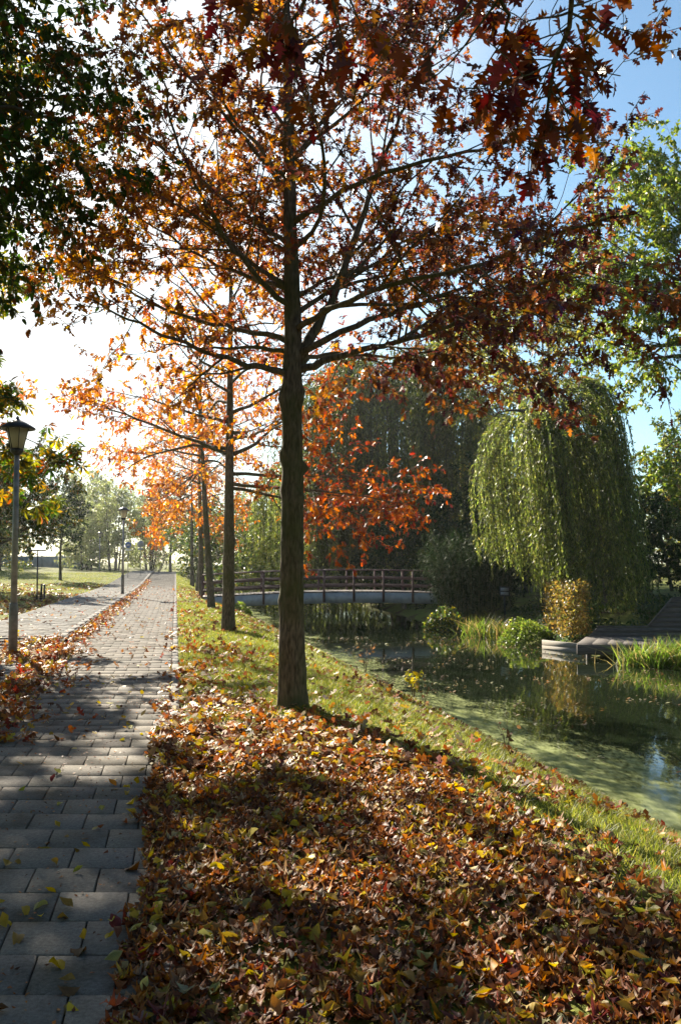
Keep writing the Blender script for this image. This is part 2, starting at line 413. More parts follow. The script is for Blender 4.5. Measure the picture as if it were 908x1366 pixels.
PATH_T = [(0.222, 0.207, 0.188), (0.20, 0.19, 0.175), (0.24, 0.222, 0.20), (0.21, 0.193, 0.178), (0.225, 0.212, 0.198)]
PAVE_T = [(0.23, 0.225, 0.215), (0.26, 0.25, 0.235), (0.20, 0.195, 0.19)]
def lay(parent, s0, width, zf, y0, y1, limit, tints, gapx, gapy):
    full = [tile_mesh('paving_tile', TILE - gapx, TILE - gapy, t) for t in tints]
    half = [tile_mesh('half_paving_tile', TILE / 2 - gapx, TILE - gapy, t) for t in tints]
    rest = MB(); sp_ = []
    nfull = int(width / TILE + 1e-6)
    for r_ in range(int((y1 - y0) / TILE)):
        yc = y0 + (r_ + 0.5) * TILE
        row = []
        x = 0.0
        seq = [TILE] * nfull + [TILE / 2] if r_ % 2 == 0 else [TILE / 2] + [TILE] * nfull
        for w_ in seq:
            row.append((x + w_ / 2, w_)); x += w_
        for xc, w_ in row: sp_.append((yc, float(xe(yc)) + s0 + xc, w_))
    def shown(q):
        px, py, fw = proj((q[1], q[0], float(zf(q[0])))); return -15 < px[0] < 923 and py[0] < 1390
    cand = [q for q in sp_ if shown(q)]
    cand.sort(key=lambda q: q[0]); keep = set((q[0], q[1]) for q in cand[:limit])
    for yc, xc, w_ in sp_:
        k = int(rng.integers(len(tints))); z = float(zf(yc)) + float(rng.normal(0, 0.0015))
        if (yc, xc) in keep:
            o = bpy.data.objects.new('paving_tile', (full if w_ > 0.2 else half)[k])
            o.location = (xc, yc, z); o.rotation_euler = (rng.normal(0, 0.005), rng.normal(0, 0.005), rng.normal(0, 0.004)); link(o, parent)
        else:
            M = np.array(((1, -0.187, 0), (0, 1, 0), (0, 0, 1.0)))
            rest.box((xc, yc, z - 0.03), (w_ - gapx, TILE - gapy, 0.06), 0.006, M, tints[k])
    rest.build('paving_tiles', M_tile, parent, kind='stuff', tint=True)
lay(path, -PATH_W - 0.1 + 0.0, PATH_W, rise, 0.6, 84, 300, PATH_T, 0.008, 0.004)
lay(pave, -PATH_W - 0.12 - PAVE_W - 0.05, 1.95, pave_z, 7.5, 84, 200, PAVE_T, 0.006, 0.005)
# edging stones along the verge and kerb stones between path and pavement
def stones(name, parent, s0, s1, ztop, y0, y1, L_, depth=0.16, limit=300):
    for k in range(int((y1 - y0) / L_)):
        a, b_ = y0 + k * L_ + 0.004, y0 + (k + 1) * L_ - 0.004; sc = (s0 + s1) / 2
        mb = MB(); pa = np.array((float(xe(a)) + sc, a, float(ztop(a)) - depth / 2)); pb = np.array((float(xe(b_)) + sc, b_, float(ztop(b_)) - depth / 2))
        mb.beam(pa, pb, s1 - s0, depth, 0.012); mb.build(name, M_stone, parent)
stones('edging_stone', path, -0.095, -0.005, lambda y: rise(y) + 0.001, 1.5, 81.5, 1.0)
kerb = bpy.data.objects.new('kerb', None); link(kerb); tag(kerb, kind='structure')
stones('kerb_stone', kerb, -PATH_W - 0.225, -PATH_W - 0.105, lambda y: pave_z(y) + 0.006, 13.6, 82.6, 1.0)

# ---------------------------------------------------------------- leaves
def outline(half):
    return np.array([(x, w_) for x, w_ in half] + [(x, -w_) for x, w_ in half[::-1] if abs(w_) > 1e-6 and x > 0])
OAK = [(0.0, 0.012), (0.16, 0.03), (0.24, 0.26), (0.31, 0.07), (0.44, 0.30), (0.52, 0.40), (0.55, 0.08), (0.72, 0.27), (0.76, 0.07), (0.88, 0.11), (1.0, 0.0)]
OAK_LOW = [(0.0, 0.02), (0.22, 0.24), (0.32, 0.08), (0.50, 0.38), (0.58, 0.09), (0.78, 0.22), (1.0, 0.0)]
OVAL = [(0.0, 0.015), (0.12, 0.16), (0.35, 0.29), (0.6, 0.26), (0.82, 0.13), (1.0, 0.0)]
DIAM = [(0.0, 0.03), (0.45, 0.28), (1.0, 0.0)]
NARROW = [(0.0, 0.02), (0.4, 0.10), (1.0, 0.0)]
def tmpl(half, fold=0.25, droop=0.3, twist=0.0):
    o = outline(half); x, y = o[:, 0], o[:, 1]
    z = fold * np.abs(y) - droop * x * x + twist * x * y
    return np.stack([x, y, z], 1), [np.arange(len(o))[None, :]]
def tmpl_fine(half, fold, curl, roll, waves=0.0):
    """leaf with a midrib: real curl, for leaves seen close by"""
    xs_ = np.array([p[0] for p in half]); ws = np.array([p[1] for p in half]); n_ = len(xs_)
    def sh(x, y):
        z = fold * np.abs(y) + roll * y * y * 2.2 + waves * np.sin(x * 9 + y * 7) * 0.06
        a = curl * x
        X = np.where(abs(curl) > 1e-3, np.sin(a) / (curl if abs(curl) > 1e-3 else 1), x); Z = (1 - np.cos(a)) / (curl if abs(curl) > 1e-3 else 1)
        return np.stack([X - np.sin(a) * z, y, Z + np.cos(a) * z], 1)
    mid = sh(xs_, np.zeros(n_)); lf = sh(xs_, ws); rt = sh(xs_, -ws)
    V = np.concatenate([mid, lf, rt]); i = np.arange(n_ - 1)
    return V, [np.stack([i, i + 1, n_ + i + 1, n_ + i], 1), np.stack([i + 1, i, 2 * n_ + i, 2 * n_ + i + 1], 1)]
def palmate(nl=6, droop=0.5, low=False):
    V, Fs, off = [], [], 0
    for k in range(nl):
        a = (k - (nl - 1) / 2) * R(52); L_ = 1.0 - 0.12 * abs(k - (nl - 1) / 2)
        h = [(0.0, 0.012), (0.35, 0.075), (0.68, 0.15), (0.88, 0.10), (1.0, 0)]
        if low: h = [(0.0, 0.02), (0.65, 0.15), (1.0, 0)]
        o = outline(h) * L_; x, y = o[:, 0], o[:, 1]; z = 0.25 * np.abs(y) - droop * x * x
        V.append(np.stack([x * math.cos(a) - y * math.sin(a), x * math.sin(a) + y * math.cos(a), z], 1)); Fs.append((np.arange(len(o)) + off)[None, :]); off += len(o)
    return np.concatenate(V), Fs
def unit(v): return v / (np.linalg.norm(v, axis=-1, keepdims=True) + 1e-9)
class Leaves:
    def __init__(s): s.p, s.d, s.n, s.s, s.c = [], [], [], [], []
    def add(s, p, d, n_, sc, c):
        s.p.append(p); s.d.append(d); s.n.append(n_); s.s.append(sc); s.c.append(c)
    def cat(s):
        p, d, n_, sc, c = [np.concatenate(v) for v in (s.p, s.d, s.n, s.s, s.c)]
        x = unit(d); z = n_ - x * (n_ * x).sum(1, keepdims=True); z = unit(z); y = np.cross(z, x)
        return p, np.stack([x, y, z], 2), sc, c
def leaf_mesh(name, templates, p, M, sc, c, mat, smooth=False):
    Vs, Fs, Cs, off = [], {}, [], 0
    ti = rng.integers(len(templates), size=len(p))
    for k, (tv, tf) in enumerate(templates):
        idx = np.nonzero(ti == k)[0]
        if not len(idx): continue
        V = np.einsum('nij,vj->nvi', M[idx], tv) * sc[idx][:, None, None] + p[idx][:, None, :]
        nv = len(tv); Vs.append(V.reshape(-1, 3)); Cs.append(np.repeat(c[idx], nv, 0))
        base = (np.arange(len(idx)) * nv + off)[:, None, None]
        for f in tf: Fs.setdefault(f.shape[1], []).append((f[None] + base).reshape(-1, f.shape[1]))
        off += nv * len(idx)
    return mesh_from(name, np.concatenate(Vs), [np.concatenate(f) for f in Fs.values()], mat, np.concatenate(Cs), smooth)
def leaf_objects(name, templates, p, M, sc, c, mat, parent, each=None):
    """one object per leaf; meshes shared between leaves of like pigment"""
    cache = {}
    out = []
    for k in range(len(p)):
        t = int(rng.integers(len(templates))); key = (t, tuple(np.round(np.sqrt(c[k]) * 9).astype(int)))
        if key not in cache:
            tv, tf = templates[t]; cache[key] = mesh_from(name, tv, tf, mat, np.tile((np.array(key[1]) / 9.0) ** 2, (len(tv), 1)))
        o = bpy.data.objects.new(name, cache[key]); link(o, parent)
        A = np.eye(4); A[:3, :3] = M[k] * sc[k]; A[:3, 3] = p[k]
        o.matrix_local = Matrix(A.tolist()); out.append(o)
        if each: each(o, k)
    return out
def pick_near(pw, size, limit):
    px, py, fw = proj(pw); ok = (px > -5) & (px < 913) & (py > -5) & (py < 1371) & (fw > 0.3)
    sc = np.where(ok, size / fw, -1); idx = np.argsort(-sc)[:limit]
    return idx[sc[idx] > 0]
def mixcol(n_, cols, w_=None, jit=0.18):
    cols = np.array(cols, float); k = rng.choice(len(cols), size=n_, p=None if w_ is None else np.array(w_) / np.sum(w_))
    return np.clip(cols[k] * np.exp(rng.normal(0, jit, (n_, 1))) * np.exp(rng.normal(0, jit * 0.25, (n_, 3))), 0.002, 0.9)

# ---------------------------------------------------------------- trees
def rot_about(v, axis, a):
    axis = axis / (np.linalg.norm(axis) + 1e-9)
    return v * math.cos(a) + np.cross(axis, v) * math.sin(a) + axis * (axis @ v) * (1 - math.cos(a))
class Tree:
    """limbs, boughs and twigs as tapered tubes, and places for leaves along the twigs"""
    def __init__(s, wander=0.12, trop=0.02, dens=(2.6, 5.0), ang=(35, 65), ratio=(0.35, 0.6), maxlvl=2, leafstep=0.045, twig_leaf_from=0.1, flat=0.5, rmin=0.003, lsides=5, tseg=4):
        s.__dict__.update(wander=wander, trop=trop, dens=dens, ang=ang, ratio=ratio, maxlvl=maxlvl, leafstep=leafstep, tlf=twig_leaf_from, flat=flat, rmin=rmin, lsides=lsides, tseg=tseg)
        s.mb = MB(); s.lp, s.ld = [], []; s.ok = None
    def poly(s, p, d, L, n, trop):
        pts = [p]; d = d / np.linalg.norm(d); st = L / n
        for _ in range(n):
            d = d + rng.normal(0, s.wander, 3); d[2] += trop; d /= np.linalg.norm(d); pts.append(pts[-1] + d * st)
        return np.array(pts)
    def limb(s, pts, r0, r1, lvl=0, sub=True, from_t=0.2, dmul=1.0, lmul=1.0):
        pts = np.asarray(pts, float)
        if lvl == 0 and len(pts) < 14:      # smooth a hand-placed limb
            t0 = np.linspace(0, 1, len(pts)); t1 = np.linspace(0, 1, 4 * (len(pts) - 1) + 1)
            q = np.stack([np.interp(t1, t0, pts[:, k]) for k in range(3)], 1); 
            for _ in range(3): q[1:-1] = (q[:-2] + 2 * q[1:-1] + q[2:]) / 4
            pts = q
            pts[1:-1] += rng.normal(0, 0.012, pts[1:-1].shape)
        t = np.linspace(0, 1, len(pts)); rad = r0 + (r1 - r0) * t ** 0.8
        s.mb.tube(pts, np.maximum(rad, s.rmin), 8 if lvl == 0 else s.lsides if lvl == 1 else 3, cap=lvl == 0)
        L = np.linalg.norm(np.diff(pts, axis=0), axis=1).sum()
        if lvl >= s.maxlvl: s.leafy(pts, L); return
        if not sub: return
        nchild = max(2, int(L * s.dens[min(lvl, len(s.dens) - 1)] * dmul))
        side = 1
        for tt in np.sort(rng.uniform(from_t, 1.0, nchild)):
            i = min(int(tt * (len(pts) - 1)), len(pts) - 2); f = tt * (len(pts) - 1) - i
            p = pts[i] * (1 - f) + pts[i + 1] * f; d = unit(pts[i + 1] - pts[i])
            side = -side
            ax = np.cross(d, np.array((0, 0, 1.0))); ax = np.cross(ax, d) if np.linalg.norm(ax) > 0.1 else np.array((1.0, 0, 0))
            a = R(rng.uniform(*s.ang)) * side
            nd = rot_about(d, ax, a); nd = rot_about(nd, d, rng.normal(0, 1.0) * (1 - s.flat) * 1.6)
            cl = L * rng.uniform(*s.ratio) * (1.15 - 0.6 * tt) * lmul if lvl == 0 else rng.uniform(0.3, 0.75) * min(1.0, 0.4 + L * 0.45)
            if lvl == 0: cl = min(cl, 1.9)
            rr = max(s.rmin, (r0 + (r1 - r0) * tt) * 0.5); 
            s.limb(s.poly(p, nd, cl, (6 if s.tseg > 2 else 4) if lvl == 0 else s.tseg, s.trop), rr, s.rmin, lvl + 1)
        s.leafy(pts[-max(2, len(pts) // 4):], L * 0.25)
    def leafy(s, pts, L):
        n_ = max(2, int(L / s.leafstep)); t = rng.uniform(s.tlf, 1.02, n_)
        i = np.minimum((t * (len(pts) - 1)).astype(int), len(pts) - 2); f = (t * (len(pts) - 1) - i)[:, None]
        p = pts[i] * (1 - f) + pts[i + 1] * f; d = unit(pts[i + 1] - pts[i])
        s.lp.append(p); s.ld.append(d)
    def leaves(s, size, cols, w_=None, droop=0.5, spread=0.9, tint_fn=None, keep=None):
        p = np.concatenate(s.lp); d = np.concatenate(s.ld); n_ = len(p)
        if keep is not None:
            k = keep(p); p, d = p[k], d[k]; n_ = len(p)
        d = unit(d * 0.6 + rng.normal(0, spread, (n_, 3)) + np.array((0, 0, -droop)))
        nn = unit(rng.normal(0, 0.55, (n_, 3)) + np.array((0, 0, 1.0)))
        sc = size * rng.uniform(0.65, 1.15, n_)
        c = mixcol(n_, cols, w_)
        if tint_fn is not None: c = tint_fn(p, c)
        lv = Leaves(); lv.add(p + d * 0.01, d, nn, sc, c); return lv.cat()
def finish_tree(root, T, trunk_mb, bark, leaves, templates, mat, single=0, wood_name='branches', smooth=True, coarse=None):
    if trunk_mb is not None: trunk_mb.build('trunk', bark, root, smooth=True)
    T.mb.build(wood_name, bark, root, smooth=True)
    p, M, sc, c = leaves
    base = np.array(root.location)
    if single:
        idx = pick_near(p + base, sc, single); rest = np.ones(len(p), bool); rest[idx] = False
    else: idx, rest = np.array([], int), np.ones(len(p), bool)
    crown = obj('crown', leaf_mesh('crown', coarse or templates, p[rest], M[rest], sc[rest], c[rest], mat), root, kind='stuff')
    if len(idx): leaf_objects('leaf', templates, p[idx], M[idx], sc[idx], c[idx], mat, crown)
    return crown
def trunk_tube(pts, rads, sides=20, knots=(), flare=0.0, rough=0.02, furrow=0.0):
    """a trunk with swellings; knots: (height, angle, out, size)"""
    pts = np.asarray(pts, float); rads = np.asarray(rads, float)
    H = np.concatenate(([0], np.cumsum(np.linalg.norm(np.diff(pts, axis=0), axis=1)))); n_ = max(10, int(H[-1] / 0.05)); n_ = min(n_, 130)
    h = np.linspace(0, H[-1], n_); c = np.stack([np.interp(h, H, pts[:, k]) for k in range(3)], 1); r = np.interp(h, H, rads)
    for _ in range(3): c[1:-1] = (c[:-2] + 2 * c[1:-1] + c[2:]) / 4
    th = np.arange(sides) * 2 * math.pi / sides
    rr = r[:, None] * (1 + rough * (vnoise(h[:, None] * 3 + 0 * th, 2 * np.cos(th)[None, :] + 5 + np.sin(th)[None, :] * 1.7 + 0 * h[:, None], 0.5, 4) - 0.5) * 2)
    if furrow: rr = rr + furrow * ((vnoise(np.cos(th)[None, :] * 9 + np.sin(th)[None, :] * 2 + 0 * h[:, None], np.sin(th)[None, :] * 9 + h[:, None] * 3.2, 0.55, 51) - 0.5) * 1.4 + (vnoise(th[None, :] * 7 + 0 * h[:, None], h[:, None] * 6 + 0 * th, 0.5, 52) - 0.5))
    if flare: rr = rr * (1 + flare * np.exp(-h / 0.14)[:, None] * (0.75 + 0.35 * np.cos(5 * th + 0.6))[None, :])
    for kh, ka, out, sz in knots:
        da = np.angle(np.exp(1j * (th - ka))); dd = ((h[:, None] - kh) / sz) ** 2 + (da[None, :] * 0.13 / sz) ** 2
        rr = rr + out * np.exp(-dd * 1.6)
    V = np.stack([c[:, 0][:, None] + rr * np.cos(th), c[:, 1][:, None] + rr * np.sin(th), np.repeat(c[:, 2][:, None], sides, 1)], -1).reshape(-1, 3)
    i = np.arange(n_ - 1)[:, None] * sides; j = np.arange(sides)[None, :]; k = (j + 1) % sides
    mb = MB(); mb.add(V, [np.stack([i + j, i + k, i + sides + k, i + sides + j], -1).reshape(-1, 4), (np.arange(sides) + (n_ - 1) * sides)[None, :]]); return mb

OAK_T = [tmpl(OAK, 0.2, 0.3, 0.2), tmpl(OAK, 0.5, 0.1, -0.4), tmpl(OAK, 0.1, 0.6, 0.5)]
OAKL_T = [tmpl(OAK_LOW, 0.25, 0.3), tmpl(OAK_LOW, 0.5, 0.1, 0.4)]
OVAL_T = [tmpl(OVAL, 0.3, 0.25), tmpl(OVAL, 0.15, 0.5, 0.3)]
OVAL_LOW = [(0.0, 0.02), (0.3, 0.27), (0.7, 0.22), (1.0, 0.0)]
OVALL_T = [tmpl(OVAL_LOW, 0.3, 0.25), tmpl(OVAL_LOW, 0.15, 0.5, 0.3)]
DIAM_T = [tmpl(DIAM, 0.3, 0.2)]
NARR_T = [tmpl(NARROW, 0.2, 0.25)]
OAK_COL = [(0.18, 0.058, 0.026), (0.28, 0.10, 0.026), (0.40, 0.17, 0.03), (0.11, 0.036, 0.028), (0.24, 0.055, 0.03), (0.46, 0.25, 0.045)]

# the pin oak in front, limb by limb
b1 = np.array((-0.47, 8.8, tz(-0.47, 8.8)))
oak1 = thing('pin_oak', 'tall red-brown pin oak nearest the camera, its knobbly trunk on the leafy verge', 'tree', b1)
def L1(*q): return np.array([P(x, y, 8.8 + o) for x, y, o in q]) - b1
tr = [(0, 0, -0.12)] + [tuple(P(x, y, 8.8) - b1) for x, y in ((389, 800), (390, 650), (389, 520), (391, 440), (387, 300), (385, 150), (381, 0), (378, -160), (376, -330))]
knots = [(2.62, 3.3, 0.05, 0.07), (2.5, 0.15, 0.075, 0.06), (2.28, 3.2, 0.03, 0.07), (2.2, -0.6, 0.05, 0.06), (2.42, -1.4, 0.03, 0.05), (1.15, 3.1, 0.02, 0.06), (3.25, -0.3, 0.04, 0.12), (3.2, 3.1, 0.045, 0.12)]
tmb = trunk_tube(tr, [0.142, 0.118, 0.104, 0.096, 0.085, 0.062, 0.05, 0.038, 0.024, 0.01], 56, knots, 0.42, 0.03, 0.011)
T = Tree(dens=(3.5, 6.0), leafstep=0.029)
for q, r0, dm in ((((398, 494, 0), (440, 480, -.1), (500, 462, -.3), (560, 452, -.5), (640, 415, -.9), (720, 380, -1.3), (800, 345, -1.7)), 0.045, 1.0),
              (((394, 484, 0), (425, 430, .1), (450, 380, .2), (480, 300, .4), (505, 230, .5), (530, 160, .6), (585, 50, .8), (640, -60, 1)), 0.062, 0.9),
              (((398, 472, 0), (470, 437, -.2), (560, 405, .2), (620, 385, .4), (690, 335, .6), (770, 300, .8)), 0.04, 1.0),
              (((393, 440, 0), (450, 405, -.6), (520, 380, -1.2), (600, 362, -1.7), (690, 335, -2.2), (760, 300, -2.4), (850, 285, -2.6)), 0.034, 0.9),
              (((384, 499, 0), (340, 487, -.2), (290, 476, -.4), (230, 452, -.7), (170, 425, -1), (110, 395, -1.3)), 0.04, 1.0),
              (((386, 457, 0), (330, 440, .3), (270, 430, .5), (210, 410, .8), (150, 372, 1.2), (100, 350, 1.4)), 0.034, 1.1),
              (((388, 412, 0), (350, 377, -.2), (310, 332, -.4), (275, 277, -.5), (245, 215, -.6), (222, 140, -.8), (212, 60, -1)), 0.034, 1.0),
              (((388, 385, 0), (340, 372, .4), (280, 350, .8), (210, 310, 1.3), (140, 255, 1.6)), 0.03, 1.1),
              (((387, 300, 0), (480, 240, -.5), (600, 205, -1), (700, 190, -1.3), (800, 150, -1.6)), 0.03, 0.5),
              (((388, 330, 0), (330, 290, .5), (260, 230, 1.0), (180, 170, 1.5), (120, 120, 1.8)), 0.028, 1.0),
              (((386, 220, 0), (440, 150, .3), (510, 70, .6), (560, 0, .9)), 0.026, 1.0),
              (((386, 240, 0), (330, 180, -.3), (280, 110, -.5), (250, 20, -.8)), 0.026, 1.0),
              (((388, 400, 0), (420, 380, .9), (480, 355, 1.8), (560, 345, 2.6), (650, 330, 3.2)), 0.03, 1.0),
              (((387, 340, 0), (360, 320, 1.0), (330, 290, 2.0), (300, 270, 3.0)), 0.028, 1.0),
              (((392, 488, 0), (430, 470, .6), (500, 478, 1.2), (580, 470, 1.8), (680, 450, 2.2)), 0.03, 0.9),
              (((386, 470, 0), (340, 462, .3), (270, 465, .5), (200, 455, .7)), 0.028, 1.0)):
    T.limb(L1(*q), r0, 0.006, dmul=dm)
for k in range(13):      # upper limbs all round the leader
    h = 3.9 + k * 0.33; a = k * 2.4 + 0.5; L_ = 2.9 - 0.13 * k
    p0 = np.array((np.interp(h, [0, 8], [0, -0.1]), 0, h)); d = np.array((math.cos(a), math.sin(a), 0.55 + 0.03 * k))
    T.limb(T.poly(p0, d, L_, 14, 0.012), 0.03 - 0.001 * k, 0.005)
for k in range(34):      # short shoots that clothe the leader
    h = 4.1 + k * 0.13; a = k * 2.4; p0 = np.array((np.interp(h, [0, 8], [0, -0.1]), 0, h))
    T.limb(T.poly(p0, np.array((math.cos(a), math.sin(a), 0.4)), rng.uniform(0.4, 0.8), 5, 0.0), 0.008, 0.003, 1)
def tint_oak(p, c):     # clump-wise pigment, plus painted light: backlit gold lower left, shaded maroon elsewhere
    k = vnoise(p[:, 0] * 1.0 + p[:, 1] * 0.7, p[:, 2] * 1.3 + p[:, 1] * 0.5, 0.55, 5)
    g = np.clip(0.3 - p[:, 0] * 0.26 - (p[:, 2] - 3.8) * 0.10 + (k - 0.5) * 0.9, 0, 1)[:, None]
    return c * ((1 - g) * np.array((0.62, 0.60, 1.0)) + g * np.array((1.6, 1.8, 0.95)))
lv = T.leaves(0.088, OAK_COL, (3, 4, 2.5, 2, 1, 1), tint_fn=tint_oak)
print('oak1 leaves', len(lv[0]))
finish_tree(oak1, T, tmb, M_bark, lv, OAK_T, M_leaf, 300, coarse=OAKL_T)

# the row of pin oaks that follows
def oak_row_tree(seed, H, low, spreadR, trunk_r, lean, n_limb=24, leafstep=0.046, size=0.13, droop_low=True):
    T = Tree(dens=(3.0, 5.2), leafstep=leafstep, trop=0.0)
    hs = np.linspace(0, H, 8); pts = [(lean * math.sin(h / H * 1.6) * 1.0, 0, h - (0.12 if h == 0 else 0)) for h in hs]
    tmb = trunk_tube(pts, [trunk_r * (1 - 0.92 * (h / H) ** 0.9) for h in hs], 16, [(1.6, 3.0, 0.03, 0.08), (2.0, 0.3, 0.04, 0.07)], 0.3)
    for k in range(n_limb):
        f = k / (n_limb - 1); h = low + (H - low - 0.4) * f ** 1.15; a = k * 2.399 + seed
        L_ = spreadR * (1.0 - 0.75 * f ** 1.3) * rng.uniform(0.85, 1.12)
        el = -0.12 + 0.75 * f if droop_low else 0.2 + 0.6 * f
        p0 = np.array((lean * math.sin(h / H * 1.6), 0, h)); d = np.array((math.cos(a), math.sin(a), el + 0.24))
        pl = T.poly(p0, d, L_, 14, 0.0 if f > 0.3 else -0.02)
        T.limb(pl, trunk_r * 0.34 * (1 - 0.6 * f), 0.005)
    for q in () if lean else ((low - 0.6, (1.2, -0.5, 2.95), (2.6, -1.0, 2.8), (3.9, -1.5, 2.5)), (low - 0.4, (1.4, 0.4, 3.3), (2.8, 0.5, 3.3), (3.8, 0.4, 3.1)), (low - 0.7, (1.0, 0.9, 2.9), (2.2, 1.4, 2.7), (3.2, 1.8, 2.4)), (low, (-1.3, -0.3, 4.2), (-2.4, -0.4, 4.6), (-3.2, -0.5, 4.9))):
        T.limb(np.array([(0, 0, q[0])] + list(q[1:])), trunk_r * 0.3, 0.006)
    return T, tmb
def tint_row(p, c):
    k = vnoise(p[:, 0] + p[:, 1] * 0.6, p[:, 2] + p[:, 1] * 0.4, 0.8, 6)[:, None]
    r_ = sm((p[:, 0] - 0.2 + (k[:, 0] - 0.5) * 2) / 1.6)[:, None]      # the side over the water is a darker, redder rust
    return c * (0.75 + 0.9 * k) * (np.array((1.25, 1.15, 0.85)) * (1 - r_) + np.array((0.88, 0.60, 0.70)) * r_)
row_cols, row_w = OAK_COL, (2, 4, 4, 0.7, 2, 2.5)
row_meta = [((-2.33, 18.4), 'second pin oak of the row, orange-leaved, just past the knobbly front trunk'),
            ((-4.0, 27.5), 'third pin oak of the row, orange, its leaning trunk before the bridge end'),
            ((-5.8, 37.0), 'fourth pin oak of the row, straight dark trunk behind the bridge end'),
            ((-7.55, 46.6), 'fifth pin oak of the row, thin dark trunk beyond the bridge'),
            ((-9.4, 56.0), 'farthest pin oak of the row, dark thin trunk by the far end of the path')]
protos = []
for v, (seed, H, low, sr, tr_, lean) in enumerate(((0.4, 9.2, 3.7, 3.2, 0.145, 0.0), (2.1, 9.2, 4.3, 3.0, 0.125, -0.45))):
    (x, y), lab = row_meta[v]
    root = thing('pin_oak', lab, 'tree', (x, y, tz(x, y)), 0, 'pin oaks in a row along the verge')
    T, tmb = oak_row_tree(seed, H, low, sr, tr_, lean)
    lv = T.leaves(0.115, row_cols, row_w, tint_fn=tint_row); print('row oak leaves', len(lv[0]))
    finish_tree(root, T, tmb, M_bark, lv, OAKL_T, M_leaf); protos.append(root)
oak1['group'] = 'pin oaks in a row along the verge'
def kids(o): return [c for c in bpy.data.objects if c.parent == o]
def copy_tree(root, loc, rz, label, sc=1.0):
    r = root.copy(); COL.objects.link(r); r.location = loc; r.rotation_euler = (0, 0, rz); r.scale = (sc, sc, sc); r['label'] = label
    for ch in kids(root):
        c = ch.copy(); COL.objects.link(c); c.parent = r
        for g_ in kids(ch):
            d = g_.copy(); COL.objects.link(d); d.parent = c
    return r
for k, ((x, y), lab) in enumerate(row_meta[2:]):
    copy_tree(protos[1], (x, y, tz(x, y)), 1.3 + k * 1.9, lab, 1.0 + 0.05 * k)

# the pin oak the camera stands under: its boughs hang into the top of the view
b0 = np.array((1.5, -0.9, tz(1.5, -0.9)))
oak0 = thing('pin_oak', 'pin oak overhead whose big dark red leaves hang into the top of the view', 'tree', b0, 0, 'pin oaks in a row along the verge')
tmb = trunk_tube([(0, 0, -0.12), (0, 0.02, 2.2), (0.02, 0, 4.5), (0, 0, 8)], [0.15, 0.11, 0.08, 0.02], 20, [(2.3, 1.5, 0.04, 0.08)], 0.3)
T = Tree(dens=(3.0, 4.6), leafstep=0.07, ang=(30, 70))
def L0(*q): return np.array([(0, 0, q[0])] + [P(x, y, o) - b0 for x, y, o in q[1:]])
T.limb(L0(3.9, (820, -420, 2.4), (710, -190, 3.1), (665, -60, 3.5), (672, 20, 3.8), (700, 90, 3.95)), 0.035, 0.004, from_t=0.5, lmul=0.22, dmul=0.9)
T.limb(L0(3.7, (940, -330, 2.3), (800, -120, 3.3), (735, 90, 3.9), (725, 215, 4.1)), 0.03, 0.004, from_t=0.6, lmul=0.13, dmul=0.9)
T.limb(L0(4.2, (640, -420, 2.8), (500, -160, 3.5), (430, -40, 4.0), (395, 30, 4.2), (370, 70, 4.3)), 0.032, 0.004, from_t=0.5, lmul=0.22, dmul=0.9)
if False: T.limb(L0(4.3, (760, -500, 2.8), (690, -200, 3.4), (660, -60, 3.9), (650, 10, 4.1)), 0.03, 0.004, from_t=0.6, lmul=0.12, dmul=0.7)
for k in range(16):
    a = k * 2.4 - 2.6; h = 4.3 + 0.2 * k
    h += 0.8
    T.limb(T.poly(np.array((0, 0, h)), np.array((math.cos(a), math.sin(a), 0.5)), 3.0, 12, 0.01), 0.03, 0.005, dmul=0.8)
def tint0(p, c): return c * np.array((0.85, 0.62, 0.8))
lv = T.leaves(0.125, OAK_COL, (4, 3.5, 1.2, 2.5, 3, 0.5), droop=0.8, spread=0.6, tint_fn=tint0); print('oak0 leaves', len(lv[0]))
finish_tree(oak0, T, tmb, M_bark, lv, OAK_T, M_leaf, 300)

